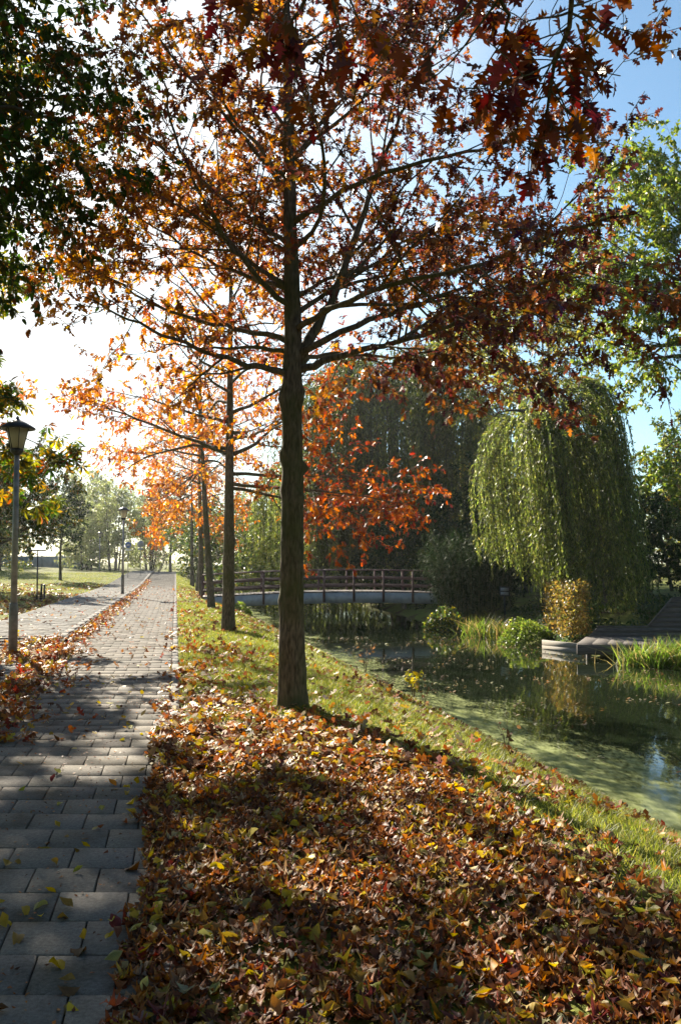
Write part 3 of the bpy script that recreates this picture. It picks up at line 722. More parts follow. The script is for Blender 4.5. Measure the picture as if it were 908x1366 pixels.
# generic broadleaf tree
def broadleaf(name, label, loc, H, low, rad, trunk_r, cols, w_, size, mat, templates, bark=None, group=None, cat='tree', n_limb=18, leafstep=0.08, dens=(2.4, 4.5), single=0,
              az=None, coarse=None, lean=(0, 0), up=0.35, flatT=0.4, tint_fn=None, keep=None, droop=0.4, top=0.9, stems=1, lmul=1.0, extra=()):
    root = thing(name, label, cat, loc, 0, group)
    T = Tree(dens=dens, leafstep=leafstep, flat=flatT, trop=0.01, lsides=3, tseg=1)
    tmb = MB()
    for st in range(stems):
        a0 = st * 2 * math.pi / stems + 0.4; off = np.array((math.cos(a0), math.sin(a0), 0)) * (0.15 * rad if stems > 1 else 0)
        hs = np.linspace(0, H * top, 7)
        pts = np.array([(off[0] * (1 + 2.2 * h / H) + lean[0] * h / H + rng.normal(0, 0.03), off[1] * (1 + 2.2 * h / H) + lean[1] * h / H + rng.normal(0, 0.03), h - (0.12 if h == 0 else 0)) for h in hs])
        t_ = trunk_tube(pts, [trunk_r * (1 - 0.92 * (h / (H * top)) ** 0.85) for h in hs], 12, (), 0.3)
        tmb.add(np.concatenate(t_.V), [np.concatenate(f) for f in t_.Fq.values()])
        for k in range(n_limb // stems):
            f = (k + 0.5) / (n_limb // stems); h = low + (H * top - low) * f
            a = rng.uniform(*az) if az else k * 2.399 + st
            env = math.sqrt(max(0.05, 1 - ((h - (low + 0.42 * (H - low))) / (0.62 * (H - low))) ** 2))
            L_ = rad * env * rng.uniform(0.8, 1.15)
            p0 = np.array([np.interp(h, pts[:, 2], pts[:, q]) for q in range(3)])
            T.limb(T.poly(p0, np.array((math.cos(a), math.sin(a), up + 0.5 * f)), L_, 10, 0.01), trunk_r * 0.36 * (1 - 0.6 * f), 0.006, lmul=lmul)
    for q in extra: T.limb(np.array([(0, 0, q[0])] + [np.array(v) - np.array(loc) for v in q[1:]]), 0.03, 0.006, lmul=0.42, dmul=1.2)
    lv = T.leaves(size, cols, w_, tint_fn=tint_fn, keep=keep, droop=droop)
    print(name, len(lv[0]))
    finish_tree(root, T, tmb, bark or M_bark2, lv, templates, mat, single, coarse=coarse)
    return root
GREEN = [(0.035, 0.065, 0.014), (0.05, 0.085, 0.02), (0.07, 0.10, 0.02), (0.14, 0.13, 0.02)]
DKGREEN = [(0.022, 0.045, 0.016), (0.03, 0.055, 0.018), (0.045, 0.07, 0.02)]
# left: dark green tree that overhangs the path
x, y = -5.2, 7.2
hb = broadleaf('hornbeam', 'dark green broadleaf tree reaching in from the upper left over the path', (x, y, tz(x, y)), 10.0, 3.9, 3.9, 0.17, GREEN + [(0.16, 0.05, 0.02)], (4, 4, 2, 0.6, 0.6), 0.085, M_leaf_dark, OVAL_T,
          n_limb=38, leafstep=0.03, dens=(2.5, 4.4), single=300, up=0.1, droop=0.6, az=(-1.5, 1.9), coarse=OVALL_T)
copy_tree(hb, (-4.6, -2.2, tz(-4.6, -2.2)), 2.4, 'unseen dark green broadleaf tree added behind the camera to shade the path', 1.0)  # unseen copy, added to darken the near path
# left: horse chestnut by the lamp
CHEST = [(0.07, 0.10, 0.015), (0.16, 0.16, 0.02), (0.32, 0.22, 0.02), (0.22, 0.09, 0.02), (0.05, 0.07, 0.015)]
x, y = -8.35, 15.3
broadleaf('horse_chestnut', 'horse chestnut with yellowing fan-shaped leaves behind the near lamp post', (x, y, tz(x, y)), 10.5, 4.7, 2.6, 0.18, CHEST, (4, 3, 2, 2, 3), 0.20, M_leaf_green,
          [palmate(6, 0.55), palmate(7, 0.8), palmate(5, 0.35)], n_limb=38, leafstep=0.065, single=300, up=0.0, droop=0.5, coarse=[palmate(6, 0.55, True), palmate(5, 0.8, True)],
          extra=((3.4, (-7.6, 16.6, 3.55), (-6.4, 16.0, 3.45), (-5.5, 15.6, 3.2)), (3.1, (-7.8, 16.4, 3.0), (-6.9, 15.8, 2.7), (-6.2, 15.4, 2.3)), (3.6, (-8.2, 16.2, 3.9), (-7.0, 15.2, 4.2), (-6.3, 14.8, 4.3)), (2.9, (-8.2, 15.8, 2.7), (-7.2, 15.6, 2.3), (-6.3, 15.3, 1.9)), (4.4, (-7.6, 15.8, 4.8), (-6.6, 15.7, 4.7), (-5.8, 15.6, 4.3)), (4.0, (-7.4, 16.2, 4.2), (-6.2, 16.4, 3.9), (-5.2, 16.5, 3.4)), (3.5, (-7.6, 15.0, 3.4), (-6.8, 14.6, 3.2), (-5.9, 14.4, 2.8)), (3.0, (-7.8, 16.5, 3.0), (-6.9, 16.9, 2.7), (-5.7, 17.0, 2.35)), (4.2, (-8.0, 15.0, 4.4), (-7.2, 14.8, 4.2), (-6.4, 14.7, 3.7))))

exec_later = []
# ---------------------------------------------------------------- willows
def willow(name, label, loc, C, Rx, Ry, ztop, zb, nstr, cols, w_, size, step, trunk_pts, trunk_r, bottom, limbs=10, sway=(0.0, 0.0), lop=0.0, bs=7):
    root = thing(name, label, 'tree', loc)
    T = Tree(); tmb = trunk_tube(trunk_pts, np.linspace(trunk_r, trunk_r * 0.45, len(trunk_pts)), 14, [(1.0, -1.2, 0.08, 0.15)], 0.3, 0.05)
    top = np.array(trunk_pts[-1], float); C = np.array(C, float)
    for k in range(limbs):
        a = k * 2.399; f = math.sqrt((k + 0.5) / limbs) * 0.85
        e = C + np.array((Rx * f * math.cos(a), Ry * f * math.sin(a), zb + (ztop - zb) * math.sqrt(1 - f * f) - 0.15)); s0 = top + np.array((0, 0, -0.7 * rng.random()))
        m = (s0 + e) / 2 + np.array((0, 0, 0.5)); T.limb(np.array([s0, (s0 + m) / 2 + (0, 0, .15), m, (m + e) / 2 + (0, 0, .2), e]), trunk_r * 0.36, 0.015, sub=False)
    L = Leaves(); strands = MB()
    nb_ = nstr // bs; ba = rng.uniform(0, 2 * math.pi, nb_); bf = np.sqrt(rng.uniform(0.02, 1.0, nb_)); btone = rng.uniform(0.6, 1.4, nb_); bend_ = rng.normal(0, 0.5 + 0.4 * lop, nb_); bdz = -(0.9 + 1.1 * lop) * rng.random(nb_) ** 2; brad = rng.uniform(0.86 - 0.12 * lop, 1.1 + 0.06 * lop, nb_)
    for k in range(nstr):
        j_ = k % nb_; f = min(1.05, abs(bf[j_] + rng.normal(0, 0.055))); a = ba[j_] + rng.normal(0, 0.035) / max(f, 0.25)
        clump = brad[j_]
        p = C + np.array((Rx * f * clump * math.cos(a), Ry * f * clump * math.sin(a), zb - lop * 1.7 * max(0, -f * math.cos(a)) + (ztop - zb) * math.sqrt(max(0, 1 - (0.96 * f * (1 - lop * 0.35 * max(0, math.cos(a)))) ** 2)) + rng.normal(0, 0.12) + bdz[j_]))
        zend = bottom(f, a) + bend_[j_] + rng.normal(0, 0.25); out = np.array((math.cos(a), math.sin(a), 0)) * rng.uniform(0.15, 0.5)
        v = out + np.array((0, 0, rng.uniform(0.1, 0.6))); pts = [p]; st = 0.22
        while pts[-1][2] > zend and len(pts) < 60:
            v = v + np.array((sway[0], sway[1], -0.45)) + rng.normal(0, 0.05, 3); v = unit(v); pts.append(pts[-1] + v * st)
        if len(pts) < 4: continue
        pts = np.array(pts); sp_ = pts[::4] if len(pts) % 4 == 1 else np.concatenate([pts[::4], pts[-1:]]); strands.tube(sp_, np.linspace(0.008, 0.003, len(sp_)), 3, False)
        Ls = st * (len(pts) - 1); n_ = int(Ls / step); t = (np.arange(n_) + rng.random(n_)) / n_ * (len(pts) - 1) * 0.999; i = t.astype(int); fr = (t - i)[:, None]
        pp = pts[i] * (1 - fr) + pts[i + 1] * fr; d = unit(pts[i + 1] - pts[i])
        dd = unit(d * 0.9 + rng.normal(0, 0.5, (n_, 3)) + np.array((0, 0, -0.3)))
        c = mixcol(n_, cols, w_) * btone[j_]
        L.add(pp, dd, rng.normal(0, 1, (n_, 3)), size * rng.uniform(0.7, 1.2, n_), c)
    lv = L.cat(); print(name, len(lv[0]))
    tmb.build('trunk', M_bark2, root, smooth=True); T.mb.build('branches', M_bark2, root, smooth=True)
    strands.build('hanging_twigs', M_bark2, root, kind='stuff')
    obj('crown', leaf_mesh('crown', [(np.array(((0, 0, 0), (0.42, 0.13, 0.03), (1, 0, -0.15), (0.42, -0.13, 0.03))), [np.array([[0, 1, 2, 3]])])], *lv, M_leaf_willow), root, kind='stuff')
WIL = [(0.13, 0.17, 0.035), (0.19, 0.23, 0.05), (0.25, 0.26, 0.07), (0.08, 0.11, 0.03)]
x, y = 9.3, 30.2
willow('weeping_willow', 'weeping willow with green hanging strands on the right bank by the deck', (x, y, tz(x, y)), (-2.3, 0, -tz(x, y)), 2.35, 2.6, 7.9, 4.6, 720, WIL, (3, 3, 2, 2), 0.16, 0.052,
       [(0, 0, -0.2), (-0.1, 0, 1.2), (-0.35, 0, 2.8), (-0.9, 0.1, 4.6), (-1.3, 0.1, 6.2)], 0.42, lambda f, a: 0.35 + 3.5 * float(sm((-math.cos(a) * f + 0.15) / 1.1)) + (1.2 * f ** 3 if math.cos(a) > 0 else 0), 12, (0.06, 0.0), 1.0, 18)
x, y = 3.6, 53.0
WIL2 = [(0.055, 0.07, 0.018), (0.08, 0.10, 0.022), (0.115, 0.13, 0.03)]
willow('weeping_willow', 'huge dark weeping willow closing the canal behind the bridge', (x, y, tz(x, y)), (-0.6, 0, -tz(x, y)), 6.2, 5.0, 14.5, 8.0, 880, WIL2, (3, 3, 2), 0.30, 0.10,
       [(0, 0, -0.2), (0, 0, 3), (-0.3, 0, 6), (-0.5, 0, 11)], 0.6, lambda f, a: -0.5 + 0.9 * f * f, 12)
x, y = -1.9, 50.0
willow('weeping_willow', 'pale green weeping willow hanging behind the middle of the bridge rail', (x, y, tz(x, y)), (0, 0, -tz(x, y)), 2.6, 2.4, 7.8, 4.2, 260, WIL, (3, 3, 2, 1), 0.22, 0.085,
       [(0, 0, -0.2), (0, 0, 2), (0.1, 0, 5)], 0.3, lambda f, a: -0.7 + 0.7 * f * f, 8)

# ---------------------------------------------------------------- trees and shrubs on the right bank
OAKG = [(0.09, 0.135, 0.02), (0.13, 0.18, 0.03), (0.18, 0.21, 0.035), (0.26, 0.23, 0.035)]
x, y = 10.75, 25.5
broadleaf('green_oak', 'bright green oak leaning in from the right edge of the view', (x, y, tz(x, y)), 14.0, 8.2, 3.7, 0.24, OAKG, (3, 4, 3, 1), 0.145, M_leaf_green, OVALL_T, n_limb=42, leafstep=0.028, dens=(2.4, 4.4), lean=(-0.6, 0), up=0.1, extra=((4.4, (9.7, 25.2, 4.4), (9.0, 24.8, 4.1), (8.4, 24.6, 3.6)), (3.6, (10.0, 24.8, 3.6), (9.2, 24.4, 3.1)), (5.0, (9.6, 24.6, 5.0), (8.9, 24.0, 4.6), (8.3, 23.6, 3.9)), (4.2, (9.9, 24.2, 4.2), (9.2, 23.5, 3.8), (8.7, 23.1, 3.3)), (7.0, (9.6, 25.0, 7.2), (8.6, 24.6, 7.0), (8.0, 24.4, 6.4))))
YEL = [(0.30, 0.27, 0.05), (0.22, 0.23, 0.05), (0.38, 0.30, 0.06), (0.16, 0.19, 0.04)]
x, y = 9.2, 44.0
broadleaf('poplar', 'thin yellowing tree with a bare leaning trunk behind the willows', (x, y, tz(x, y)), 16.5, 5.0, 4.4, 0.26, YEL, (3, 3, 2, 2), 0.24, M_leaf, DIAM_T, n_limb=32, leafstep=0.04, lean=(1.8, 0), up=0.3, dens=(1.8, 3.5))
x, y = 9.0, 60.0
broadleaf('poplar', 'tall yellow-green tree rising behind the big dark willow', (x, y, tz(x, y)), 19.0, 4.0, 5.5, 0.3, YEL + GREEN, (3, 3, 1, 2, 1, 1, 1, 0), 0.32, M_leaf, DIAM_T, n_limb=34, leafstep=0.045, dens=(1.8, 3.2))
BROWNB = [(0.10, 0.06, 0.025), (0.18, 0.11, 0.03), (0.06, 0.06, 0.02)]
x, y = 15.5, 40.0
broadleaf('shrub', 'russet thicket behind the leaning oak at the right edge', (x, y, tz(x, y)), 5.5, 0.4, 3.0, 0.09, BROWNB, None, 0.17, M_leaf, DIAM_T, cat='shrub', n_limb=24, leafstep=0.13, stems=3)
dark, bush = [], []
for (x, y, H, rd, lab) in ((7.2, 40.0, 4.6, 2.8, 'dark evergreen thicket behind the small notice board'), (11.2, 37.0, 4.2, 2.6, 'dark evergreen bush behind the willow trunk'),
                           (14.0, 33.5, 3.4, 2.4, 'dark evergreen bush at the right edge above the wooden wall'), (3.4, 44.5, 4.2, 2.6, 'dark evergreen bush at the far right end of the bridge'),
                           (9.6, 47.0, 6.0, 3.0, 'tall dark thicket between the two willows'), (-3.0, 70.0, 6.5, 3.4, 'dark thicket closing the canal left of the huge willow trunk'), (2.2, 69.0, 7.0, 3.6, 'dark thicket closing the canal behind the huge willow'), (7.5, 66.0, 7.0, 3.6, 'dark thicket right of the huge willow trunk')):
    if len(dark) < 2: dark.append((broadleaf('shrub', lab, (x, y, tz(x, y)), H, 0.1, rd, 0.07, DKGREEN, None, 0.16, M_leaf_dark, OVALL_T, cat='shrub', n_limb=33, leafstep=0.032, stems=3, up=0.15, group='dark evergreen shrubs on the right bank', dens=(2.4, 4.4)), H))
    else: p_, h_ = dark[len(lab) % 2]; copy_tree(p_, (x, y, tz(x, y)), x + y, lab, H / h_)

# behind the bridge on the left bank
for (x, y, H, rd, cols, lab) in ((-4.2, 52.0, 4.8, 2.8, GREEN, 'sunlit green bush behind the left half of the bridge rail'), (-7.4, 60.0, 5.5, 3.0, GREEN, 'green bush behind the third oak trunk'),
                                 (-10.6, 70.0, 5.0, 3.0, GREEN + YEL[:1], 'farthest green bush behind the last oak trunks')):
    if not bush: bush.append((broadleaf('shrub', lab, (x, y, tz(x, y)), H, 0.2, rd, 0.07, cols, None, 0.19, M_leaf_green, OVALL_T, cat='shrub', n_limb=27, leafstep=0.05, stems=3, up=0.2, group='bushes behind the bridge on the left bank'), H))
    else: copy_tree(bush[0][0], (x, y, tz(x, y)), x + y, lab, H / bush[0][1])

# ---------------------------------------------------------------- far end and left lawn
x, y = -15.8, 82.0
ORR = [(0.30, 0.10, 0.03), (0.22, 0.07, 0.025), (0.34, 0.16, 0.05), (0.14, 0.10, 0.03)]
broadleaf('round_tree', 'round orange-brown tree straight above the far end of the path', (x, y, tz(x, y)), 8.2, 2.6, 3.0, 0.15, ORR, None, 0.26, M_leaf, DIAM_T, n_limb=30, leafstep=0.06, up=0.5)
x, y = -18.4, 58.0
broadleaf('young_tree', 'young dark green tree standing alone on the sunny lawn', (x, y, tz(x, y)), 6.3, 1.9, 1.9, 0.11, DKGREEN + GREEN[1:2], None, 0.16, M_leaf_dark, OVALL_T, n_limb=34, leafstep=0.022, up=0.45)
x, y = -15.3, 38.5
broadleaf('lawn_tree', 'broad dark tree with low boughs at the left edge of the lawn', (x, y, tz(x, y)), 6.4, 2.0, 3.0, 0.2, GREEN + [(0.2, 0.15, 0.02), (0.16, 0.07, 0.02)], (3, 3, 2, 2, 2, 1), 0.17, M_leaf_dark, OVALL_T, n_limb=36, leafstep=0.03, up=0.05)
x, y = -21.5, 47.0
broadleaf('lawn_tree', 'olive tree farther back on the lawn, half hidden by the lamp post', (x, y, tz(x, y)), 6.6, 1.8, 3.0, 0.2, GREEN, None, 0.2, M_leaf_dark, OVALL_T, n_limb=32, leafstep=0.035, up=0.1)
PALE = [(0.20, 0.23, 0.08), (0.26, 0.28, 0.11), (0.16, 0.19, 0.07)]
for (x, y, H, rd, lab) in ((-22.6, 88.0, 8.8, 3.0, 'pale green many-stemmed shrub left of the second lamp post'), (-19.9, 92.0, 8.0, 2.8, 'pale green upright shrub behind the round signs'), (-26.5, 92.0, 6.5, 3.2, 'low pale shrub behind the farthest lamp post')):
    broadleaf('shrub', lab, (x, y, tz(x, y)), H, 0.2, rd, 0.09, PALE, None, 0.26, M_leaf_green, NARR_T + DIAM_T, cat='shrub', n_limb=45, leafstep=0.05, stems=5, up=0.45, group='pale shrubs at the far end of the lawn')
# bare bushes either side of the round tree
for (x, y, lab) in ((-18.0, 86.0, 'bare twiggy bush below the grey round sign'), (-13.0, 88.0, 'bare twiggy bush right of the round orange tree')):
    root = thing('bare_bush', lab, 'shrub', (x, y, tz(x, y)), 0, 'bare bushes at the far end of the path')
    T = Tree(dens=(1.6, 2.0), leafstep=0.3, ang=(15, 35))
    for k in range(26):
        a = k * 2.4; T.limb(T.poly(np.array((0.3 * math.cos(a), 0.3 * math.sin(a), -0.1)), np.array((math.cos(a) * 0.5, math.sin(a) * 0.5, 1.0)), rng.uniform(2, 3.6), 8, 0.02), 0.02, 0.006)
    T.mb.build('branches', M_bark2, root)
    obj('foliage', leaf_mesh('foliage', DIAM_T, *T.leaves(0.12, ORR), M_leaf), root, kind='stuff')
# the wood that closes the view
far_meta = [(-34, 118, 12, 'far hazy tree at the left edge beyond the garden wall'), (-27, 126, 10, 'far hazy tree above the garden wall'), (-20, 130, 9, 'far hazy tree behind the pale shrubs'),
            (-12, 112, 9, 'far hazy tree right of the round orange tree'), (-5, 104, 11, 'far hazy tree behind the row of oaks'), (3, 100, 12, 'far hazy tree behind the bridge'), (12, 96, 13, 'far hazy tree behind the dark willow'),
            (20, 84, 9, 'far tree behind the yellow poplar'), (29, 74, 8, 'far tree behind the right edge oak'), (-44, 110, 12, 'far tree out at the left end of the lawn'), (-38, 96, 9, 'far tree standing before the garden wall at the left'), (-31, 106, 8, 'far tree at the right end of the garden wall'), (-29, 75, 8, 'tree on the lawn seen left of the young dark tree'), (-16, 108, 8, 'far low tree behind the round signs'), (23, 58, 9.5, 'tree behind the russet thicket at the right')]
fp = None
for k, (x, y, H, lab) in enumerate(far_meta):
    if k in (0, 4):
        fp = broadleaf('far_tree', lab, (x, y, tz(x, y)), 11.0, 0.4, 4.4, 0.25, (PALE if k == 0 else GREEN + YEL[1:2]), None, 0.38, M_leaf_green, DIAM_T, n_limb=36, leafstep=0.06, group='far trees that close the view', dens=(2.0, 3.4))
        fp.scale = (H / 11.0,) * 3
    else: copy_tree(fp, (x, y, tz(x, y)), k * 1.1, lab, H / 11.0)

# unseen trees added round the viewer to keep open sky off the near path
for k, (x, y, H, lab) in enumerate(((-9.5, 2.0, 11, 'added unseen tree left of the path beside the viewer'), (-10.5, -6.0, 12, 'added unseen tree left of the path behind the viewer'), (-4.5, -11.5, 12, 'added unseen tree straight behind the viewer on the left'), (4.0, -11.0, 12, 'added unseen tree on the verge behind the viewer'),
        (12.5, -6.0, 13, 'added unseen tree on the right bank behind the viewer'), (14.0, 3.0, 12, 'added unseen tree on the right bank beside the viewer'), (15.0, 11.0, 12, 'added unseen tree on the right bank outside the right edge'), (-16.0, 8.0, 11, 'added unseen tree outside the left edge of the view'))):
    copy_tree(fp, (x, y, tz(x, y)), k * 1.7, lab, H / 11.0)['group'] = 'added unseen trees round the viewer'

# ---------------------------------------------------------------- bridge
br = thing('footbridge', 'low arched footbridge with brown wooden railings across the canal', 'bridge', (-5.42, 34.6, 0))
BD = unit(np.array((1.0, 0.13, 0))); BN = np.array((-BD[1], BD[0], 0)); NB, BAY = 9, 1.2; BL = NB * BAY
def bz(t): return 0.04 + 0.2 * (1 - ((t - BL * 0.56) / (BL * 0.56)) ** 2)
def bp(t, s, z): v = BD * t + BN * s; return np.array((v[0], v[1], bz(t) + z))
for s, nm in ((0.0, 'front'), (2.0, 'back')):
    for k in range(NB * 2):
        a, b_ = k * BAY / 2, (k + 1) * BAY / 2
    mb = MB()
    tt = np.linspace(0, BL, 19)
    V = []
    for t in tt:
        for z in (-0.44, -0.02): V += [bp(t, s, z), bp(t, s + (0.14 if s == 0 else -0.14), z)]
    q = []
    for k in range(len(tt) - 1):
        a = 4 * k; b_ = a + 4
        q += [(a, b_, b_ + 2, a + 2), (a + 1, a + 3, b_ + 3, b_ + 1), (a, a + 1, b_ + 1, b_), (a + 2, b_ + 2, b_ + 3, a + 3)]
    q += [(0, 2, 3, 1), (len(V) - 4, len(V) - 3, len(V) - 1, len(V) - 2)]
    mb.add(V, q); mb.build('beam', M_beam, br)
    out = -0.05 if s == 0 else 0.05
    for k in range(NB + 1):
        mb = MB(); t = k * BAY; mb.beam(bp(t, s + out, -0.40 if 0 < k < NB else -0.35), bp(t, s + out, 0.86), 0.085, 0.085, 0.008, up=BD); mb.build('railing_post', M_wood, br)
    for k in range(NB):
        a, b_ = k * BAY, (k + 1) * BAY
        for z, w_, h, o2 in ((0.885, 0.13, 0.05, 0), (0.56, 0.04, 0.10, 0.062), (0.25, 0.04, 0.10, 0.062)):
            mb = MB(); o3 = out + (o2 if s == 0 else -o2)
            mb.beam(bp(a + 0.004, s + o3, z), bp(b_ - 0.004, s + o3, z), w_, h, 0.006); mb.build('handrail' if z > 0.8 else 'rail', M_wood, br)
for k in range(int(BL / 0.15)):
    mb = MB(); t = (k + 0.5) * 0.15; mb.beam(bp(t, 0.01, 0.005), bp(t, 1.99, 0.005), 0.14, 0.04, 0.004); mb.build('deck_plank', M_woodd, br)

# ---------------------------------------------------------------- lamp posts, signs, posts
def lamp(label, loc, H=3.67):
    r = thing('street_lamp', label, 'street lamp', loc, 0, 'lamp posts along the pavement')
    mb = MB(); mb.lathe((0, 0, 0), [(0.068, -0.1), (0.068, 0.75), (0.06, 0.79), (0.052, 0.8)], 16); mb.build('pole_base', M_polebase, r, smooth=False)
    mb = MB(); mb.lathe((0, 0, 0), [(0.05, 0.78), (0.046, 1.9), (0.04, H - 0.52)], 16); mb.build('pole', M_pole, r, smooth=True)
    mb = MB(); mb.lathe((0, 0, H - 0.56), [(0.05, 0), (0.085, 0.04), (0.1, 0.07), (0.1, 0.10)], 16); mb.build('collar', M_dark, r)
    z0, z1 = H - 0.46, H - 0.13
    sides = 6
    for k in range(sides):
        a0, a1 = k * math.pi / 3, (k + 1) * math.pi / 3
        V = [(0.095 * math.cos(a0), 0.095 * math.sin(a0), z0), (0.095 * math.cos(a1), 0.095 * math.sin(a1), z0), (0.175 * math.cos(a1), 0.175 * math.sin(a1), z1), (0.175 * math.cos(a0), 0.175 * math.sin(a0), z1)]
        mb = MB(); V = np.array(V); inn = V * np.array((0.96, 0.96, 1)); mb.add(np.concatenate([V, inn]), [(0, 1, 2, 3), (7, 6, 5, 4), (0, 4, 5, 1), (2, 6, 7, 3)]); mb.build('lantern_pane', M_glass, r)
        mb = MB(); mb.beam((0.098 * math.cos(a0), 0.098 * math.sin(a0), z0), (0.18 * math.cos(a0), 0.18 * math.sin(a0), z1), 0.010, 0.010); mb.build('lantern_rib', M_dark, r)
    mb = MB(); mb.lathe((0, 0, z0 + 0.02), [(0.02, 0), (0.035, 0.06), (0.035, 0.18), (0.01, 0.21)], 10); mb.build('bulb', M_white, r, smooth=True)
    mb = MB(); mb.lathe((0, 0, z1), [(0.2, -0.012), (0.275, -0.02), (0.28, 0.0), (0.14, 0.085), (0.06, 0.125), (0.03, 0.14), (0.022, 0.17), (0.012, 0.19)], 12); mb.build('lamp_roof', M_dark, r)
    return r
l1 = lamp('nearest grey lamp post at the left edge, standing among fallen leaves', (-5.08, 13.75, 0.0))
for (x, y, lab) in ((-9.2, 37.3, 'middle lamp post on the pavement edge, seen against pale shrubs'), (-22.4, 82.0, 'small farthest lamp post on the lawn beyond the pavement')):
    c = copy_tree(l1, (x, y, float(pave_z(y)) if x > -12 else tz(x, y)), 0.6, lab)
# round cycle sign
def disc(mb, c, r, y0, y1, n=28):
    th = np.arange(n) * 2 * math.pi / n; V = np.concatenate([np.stack([c[0] + r * np.cos(th), np.full(n, y), c[2] + r * np.sin(th)], 1) for y in (y0, y1)])
    i = np.arange(n); j = (i + 1) % n
    mb.add(V, [i[None, :], (i[::-1] + n)[None, :], np.stack([i, i + n, j + n, j], 1)])
def ringxz(mb, c, r, w_, y, n=20):
    th = np.arange(n) * 2 * math.pi / n; pts = np.stack([c[0] + r * np.cos(th), np.full(n, y), c[1] + r * np.sin(th)], 1); mb.tube(np.concatenate([pts, pts[:2]]), w_, 4, False)
Ys = 62.0
sx = (171.5 - CX) / F * Ys; zs = float(P(171.5, 727, Ys)[2]); z0 = tz(sx, Ys)
sg = thing('cycle_path_sign', 'round blue cycle path sign with a white bicycle and a small white plate', 'sign', (sx, Ys, z0))
mb = MB(); mb.lathe((0, 0.03, 0), [(0.028, -0.1), (0.028, zs - z0 + 0.2)], 10); mb.build('pole', M_pole, sg)
h = zs - z0
mb = MB(); disc(mb, (0, 0, h), 0.23, -0.012, 0.0); mb.build('sign_rim', M_white, sg)
mb = MB(); disc(mb, (0, 0, h), 0.215, -0.016, -0.0125); mb.build('sign_face', M_blue, sg)
mb = MB()
ringxz(mb, (-0.085, h - 0.04), 0.06, 0.009, -0.02); ringxz(mb, (0.085, h - 0.04), 0.06, 0.009, -0.02)
for a, b_ in (((-0.085, -0.04), (-0.03, 0.05)), ((-0.03, 0.05), (0.06, 0.05)), ((0.06, 0.05), (0.085, -0.04)), ((0.0, -0.04), (-0.04, 0.08)), ((-0.085, -0.04), (0.0, -0.04)), ((0.0, -0.04), (0.06, 0.05)), ((0.06, 0.05), (0.055, 0.085)), ((0.055, 0.085), (0.085, 0.085)), ((-0.06, 0.082), (-0.02, 0.082))):
    mb.tube([(a[0], -0.02, h + a[1]), (b_[0], -0.02, h + b_[1])], 0.008, 4)
mb.build('bicycle_symbol', M_white, sg)
mb = MB(); mb.box((0, -0.005, h - 0.34), (0.36, 0.012, 0.15), 0.003); mb.build('plate', M_white, sg)
Ys = 66.0; sx = (188 - CX) / F * Ys; zs = float(P(188, 726, Ys)[2]); z0 = tz(sx, Ys); h = zs - z0
sg = thing('road_sign', 'round sign seen from its grey back on a thin pole by the path', 'sign', (sx, Ys, z0))
mb = MB(); mb.lathe((0, 0.03, 0), [(0.028, -0.1), (0.028, h + 0.2)], 10); mb.build('pole', M_pole, sg)
mb = MB(); disc(mb, (0, 0, h), 0.26, -0.012, 0.0); mb.build('sign_plate', M_greyback, sg)
mb = MB(); mb.box((0, -0.006, h - 0.36), (0.42, 0.012, 0.16), 0.003); mb.build('plate', M_greyback, sg)
# T-shaped post and the two stakes
x, y = -10.85, 31.6; z0 = tz(x, y)
tp = thing('post_with_board', 'thin post with a flat dark board on top standing on the lawn', 'sign post', (x, y, z0))
mb = MB(); mb.lathe((0, 0, 0), [(0.028, -0.15), (0.024, 1.78)], 10); mb.build('pole', M_dark, tp)
mb = MB(); mb.box((0.0, 0, 1.80), (0.52, 0.30, 0.05), 0.01); mb.build('board', M_dark, tp)
for dx, lab in ((0.16, 'left short dark stake beside the thin post on the lawn'), (0.27, 'right short dark stake beside the thin post on the lawn')):
    mb = MB(); mb.lathe((0, 0, 0), [(0.032, -0.1), (0.034, 0.58), (0.022, 0.61)], 9)
    o = mb.build('stake', M_dark); o.location = (x + dx, y - 0.05, tz(x + dx, y)); o.rotation_euler = (0, R(1.5), 0); tag(o, lab, 'post', 'two stakes on the lawn')
# low wall far left
wl_ = thing('garden_wall', 'low grey-blue panelled wall at the far left beyond the lawn', 'wall', (-52, 104, 0))
zb_ = tz(-40, 104)
for k in range(9):
    mb = MB(); mb.box((k * 2.4 + 1.2, 0, zb_ + 0.35), (2.28, 0.08, 1.5), 0.02); mb.build('wall_panel', M_panel, wl_)
for k in range(10):
    mb = MB(); mb.box((k * 2.4, -0.05, zb_ + 0.4), (0.14, 0.14, 1.64), 0.02); mb.build('wall_post', M_panel, wl_)

# ---------------------------------------------------------------- right bank: deck, wooden wall, boards, hedge, plants
DZ = -0.72
dk = thing('jetty', 'weathered plank jetty above the water before the dark wooden wall', 'jetty', (6.15, 23.1, DZ))
for k in range(18):     # planks run back from the water
    mb = MB(); x0 = k * 0.40
    mb.beam((x0 + 0.2, 0.02 - 0.00 * x0, 0), (x0 + 1.12, 2.35, 0), 0.385, 0.05, 0.006); mb.build('deck_plank', M_woodd, dk)
mb = MB(); mb.beam((0.0, -0.035, -0.12), (7.4, -0.035, -0.12), 0.06, 0.26, 0.008); mb.build('front_board', M_woodd, dk)
for k in range(5):
    mb = MB(); mb.lathe((0.35 + k * 1.7, 0.15, 0), [(0.07, -1.3), (0.07, -0.03)], 10); mb.build('pile', M_woodd, dk)
ww = thing('wooden_retaining_wall', 'dark wooden bank wall that steps up to the right behind the jetty', 'wall', (7.15, 25.5, DZ))
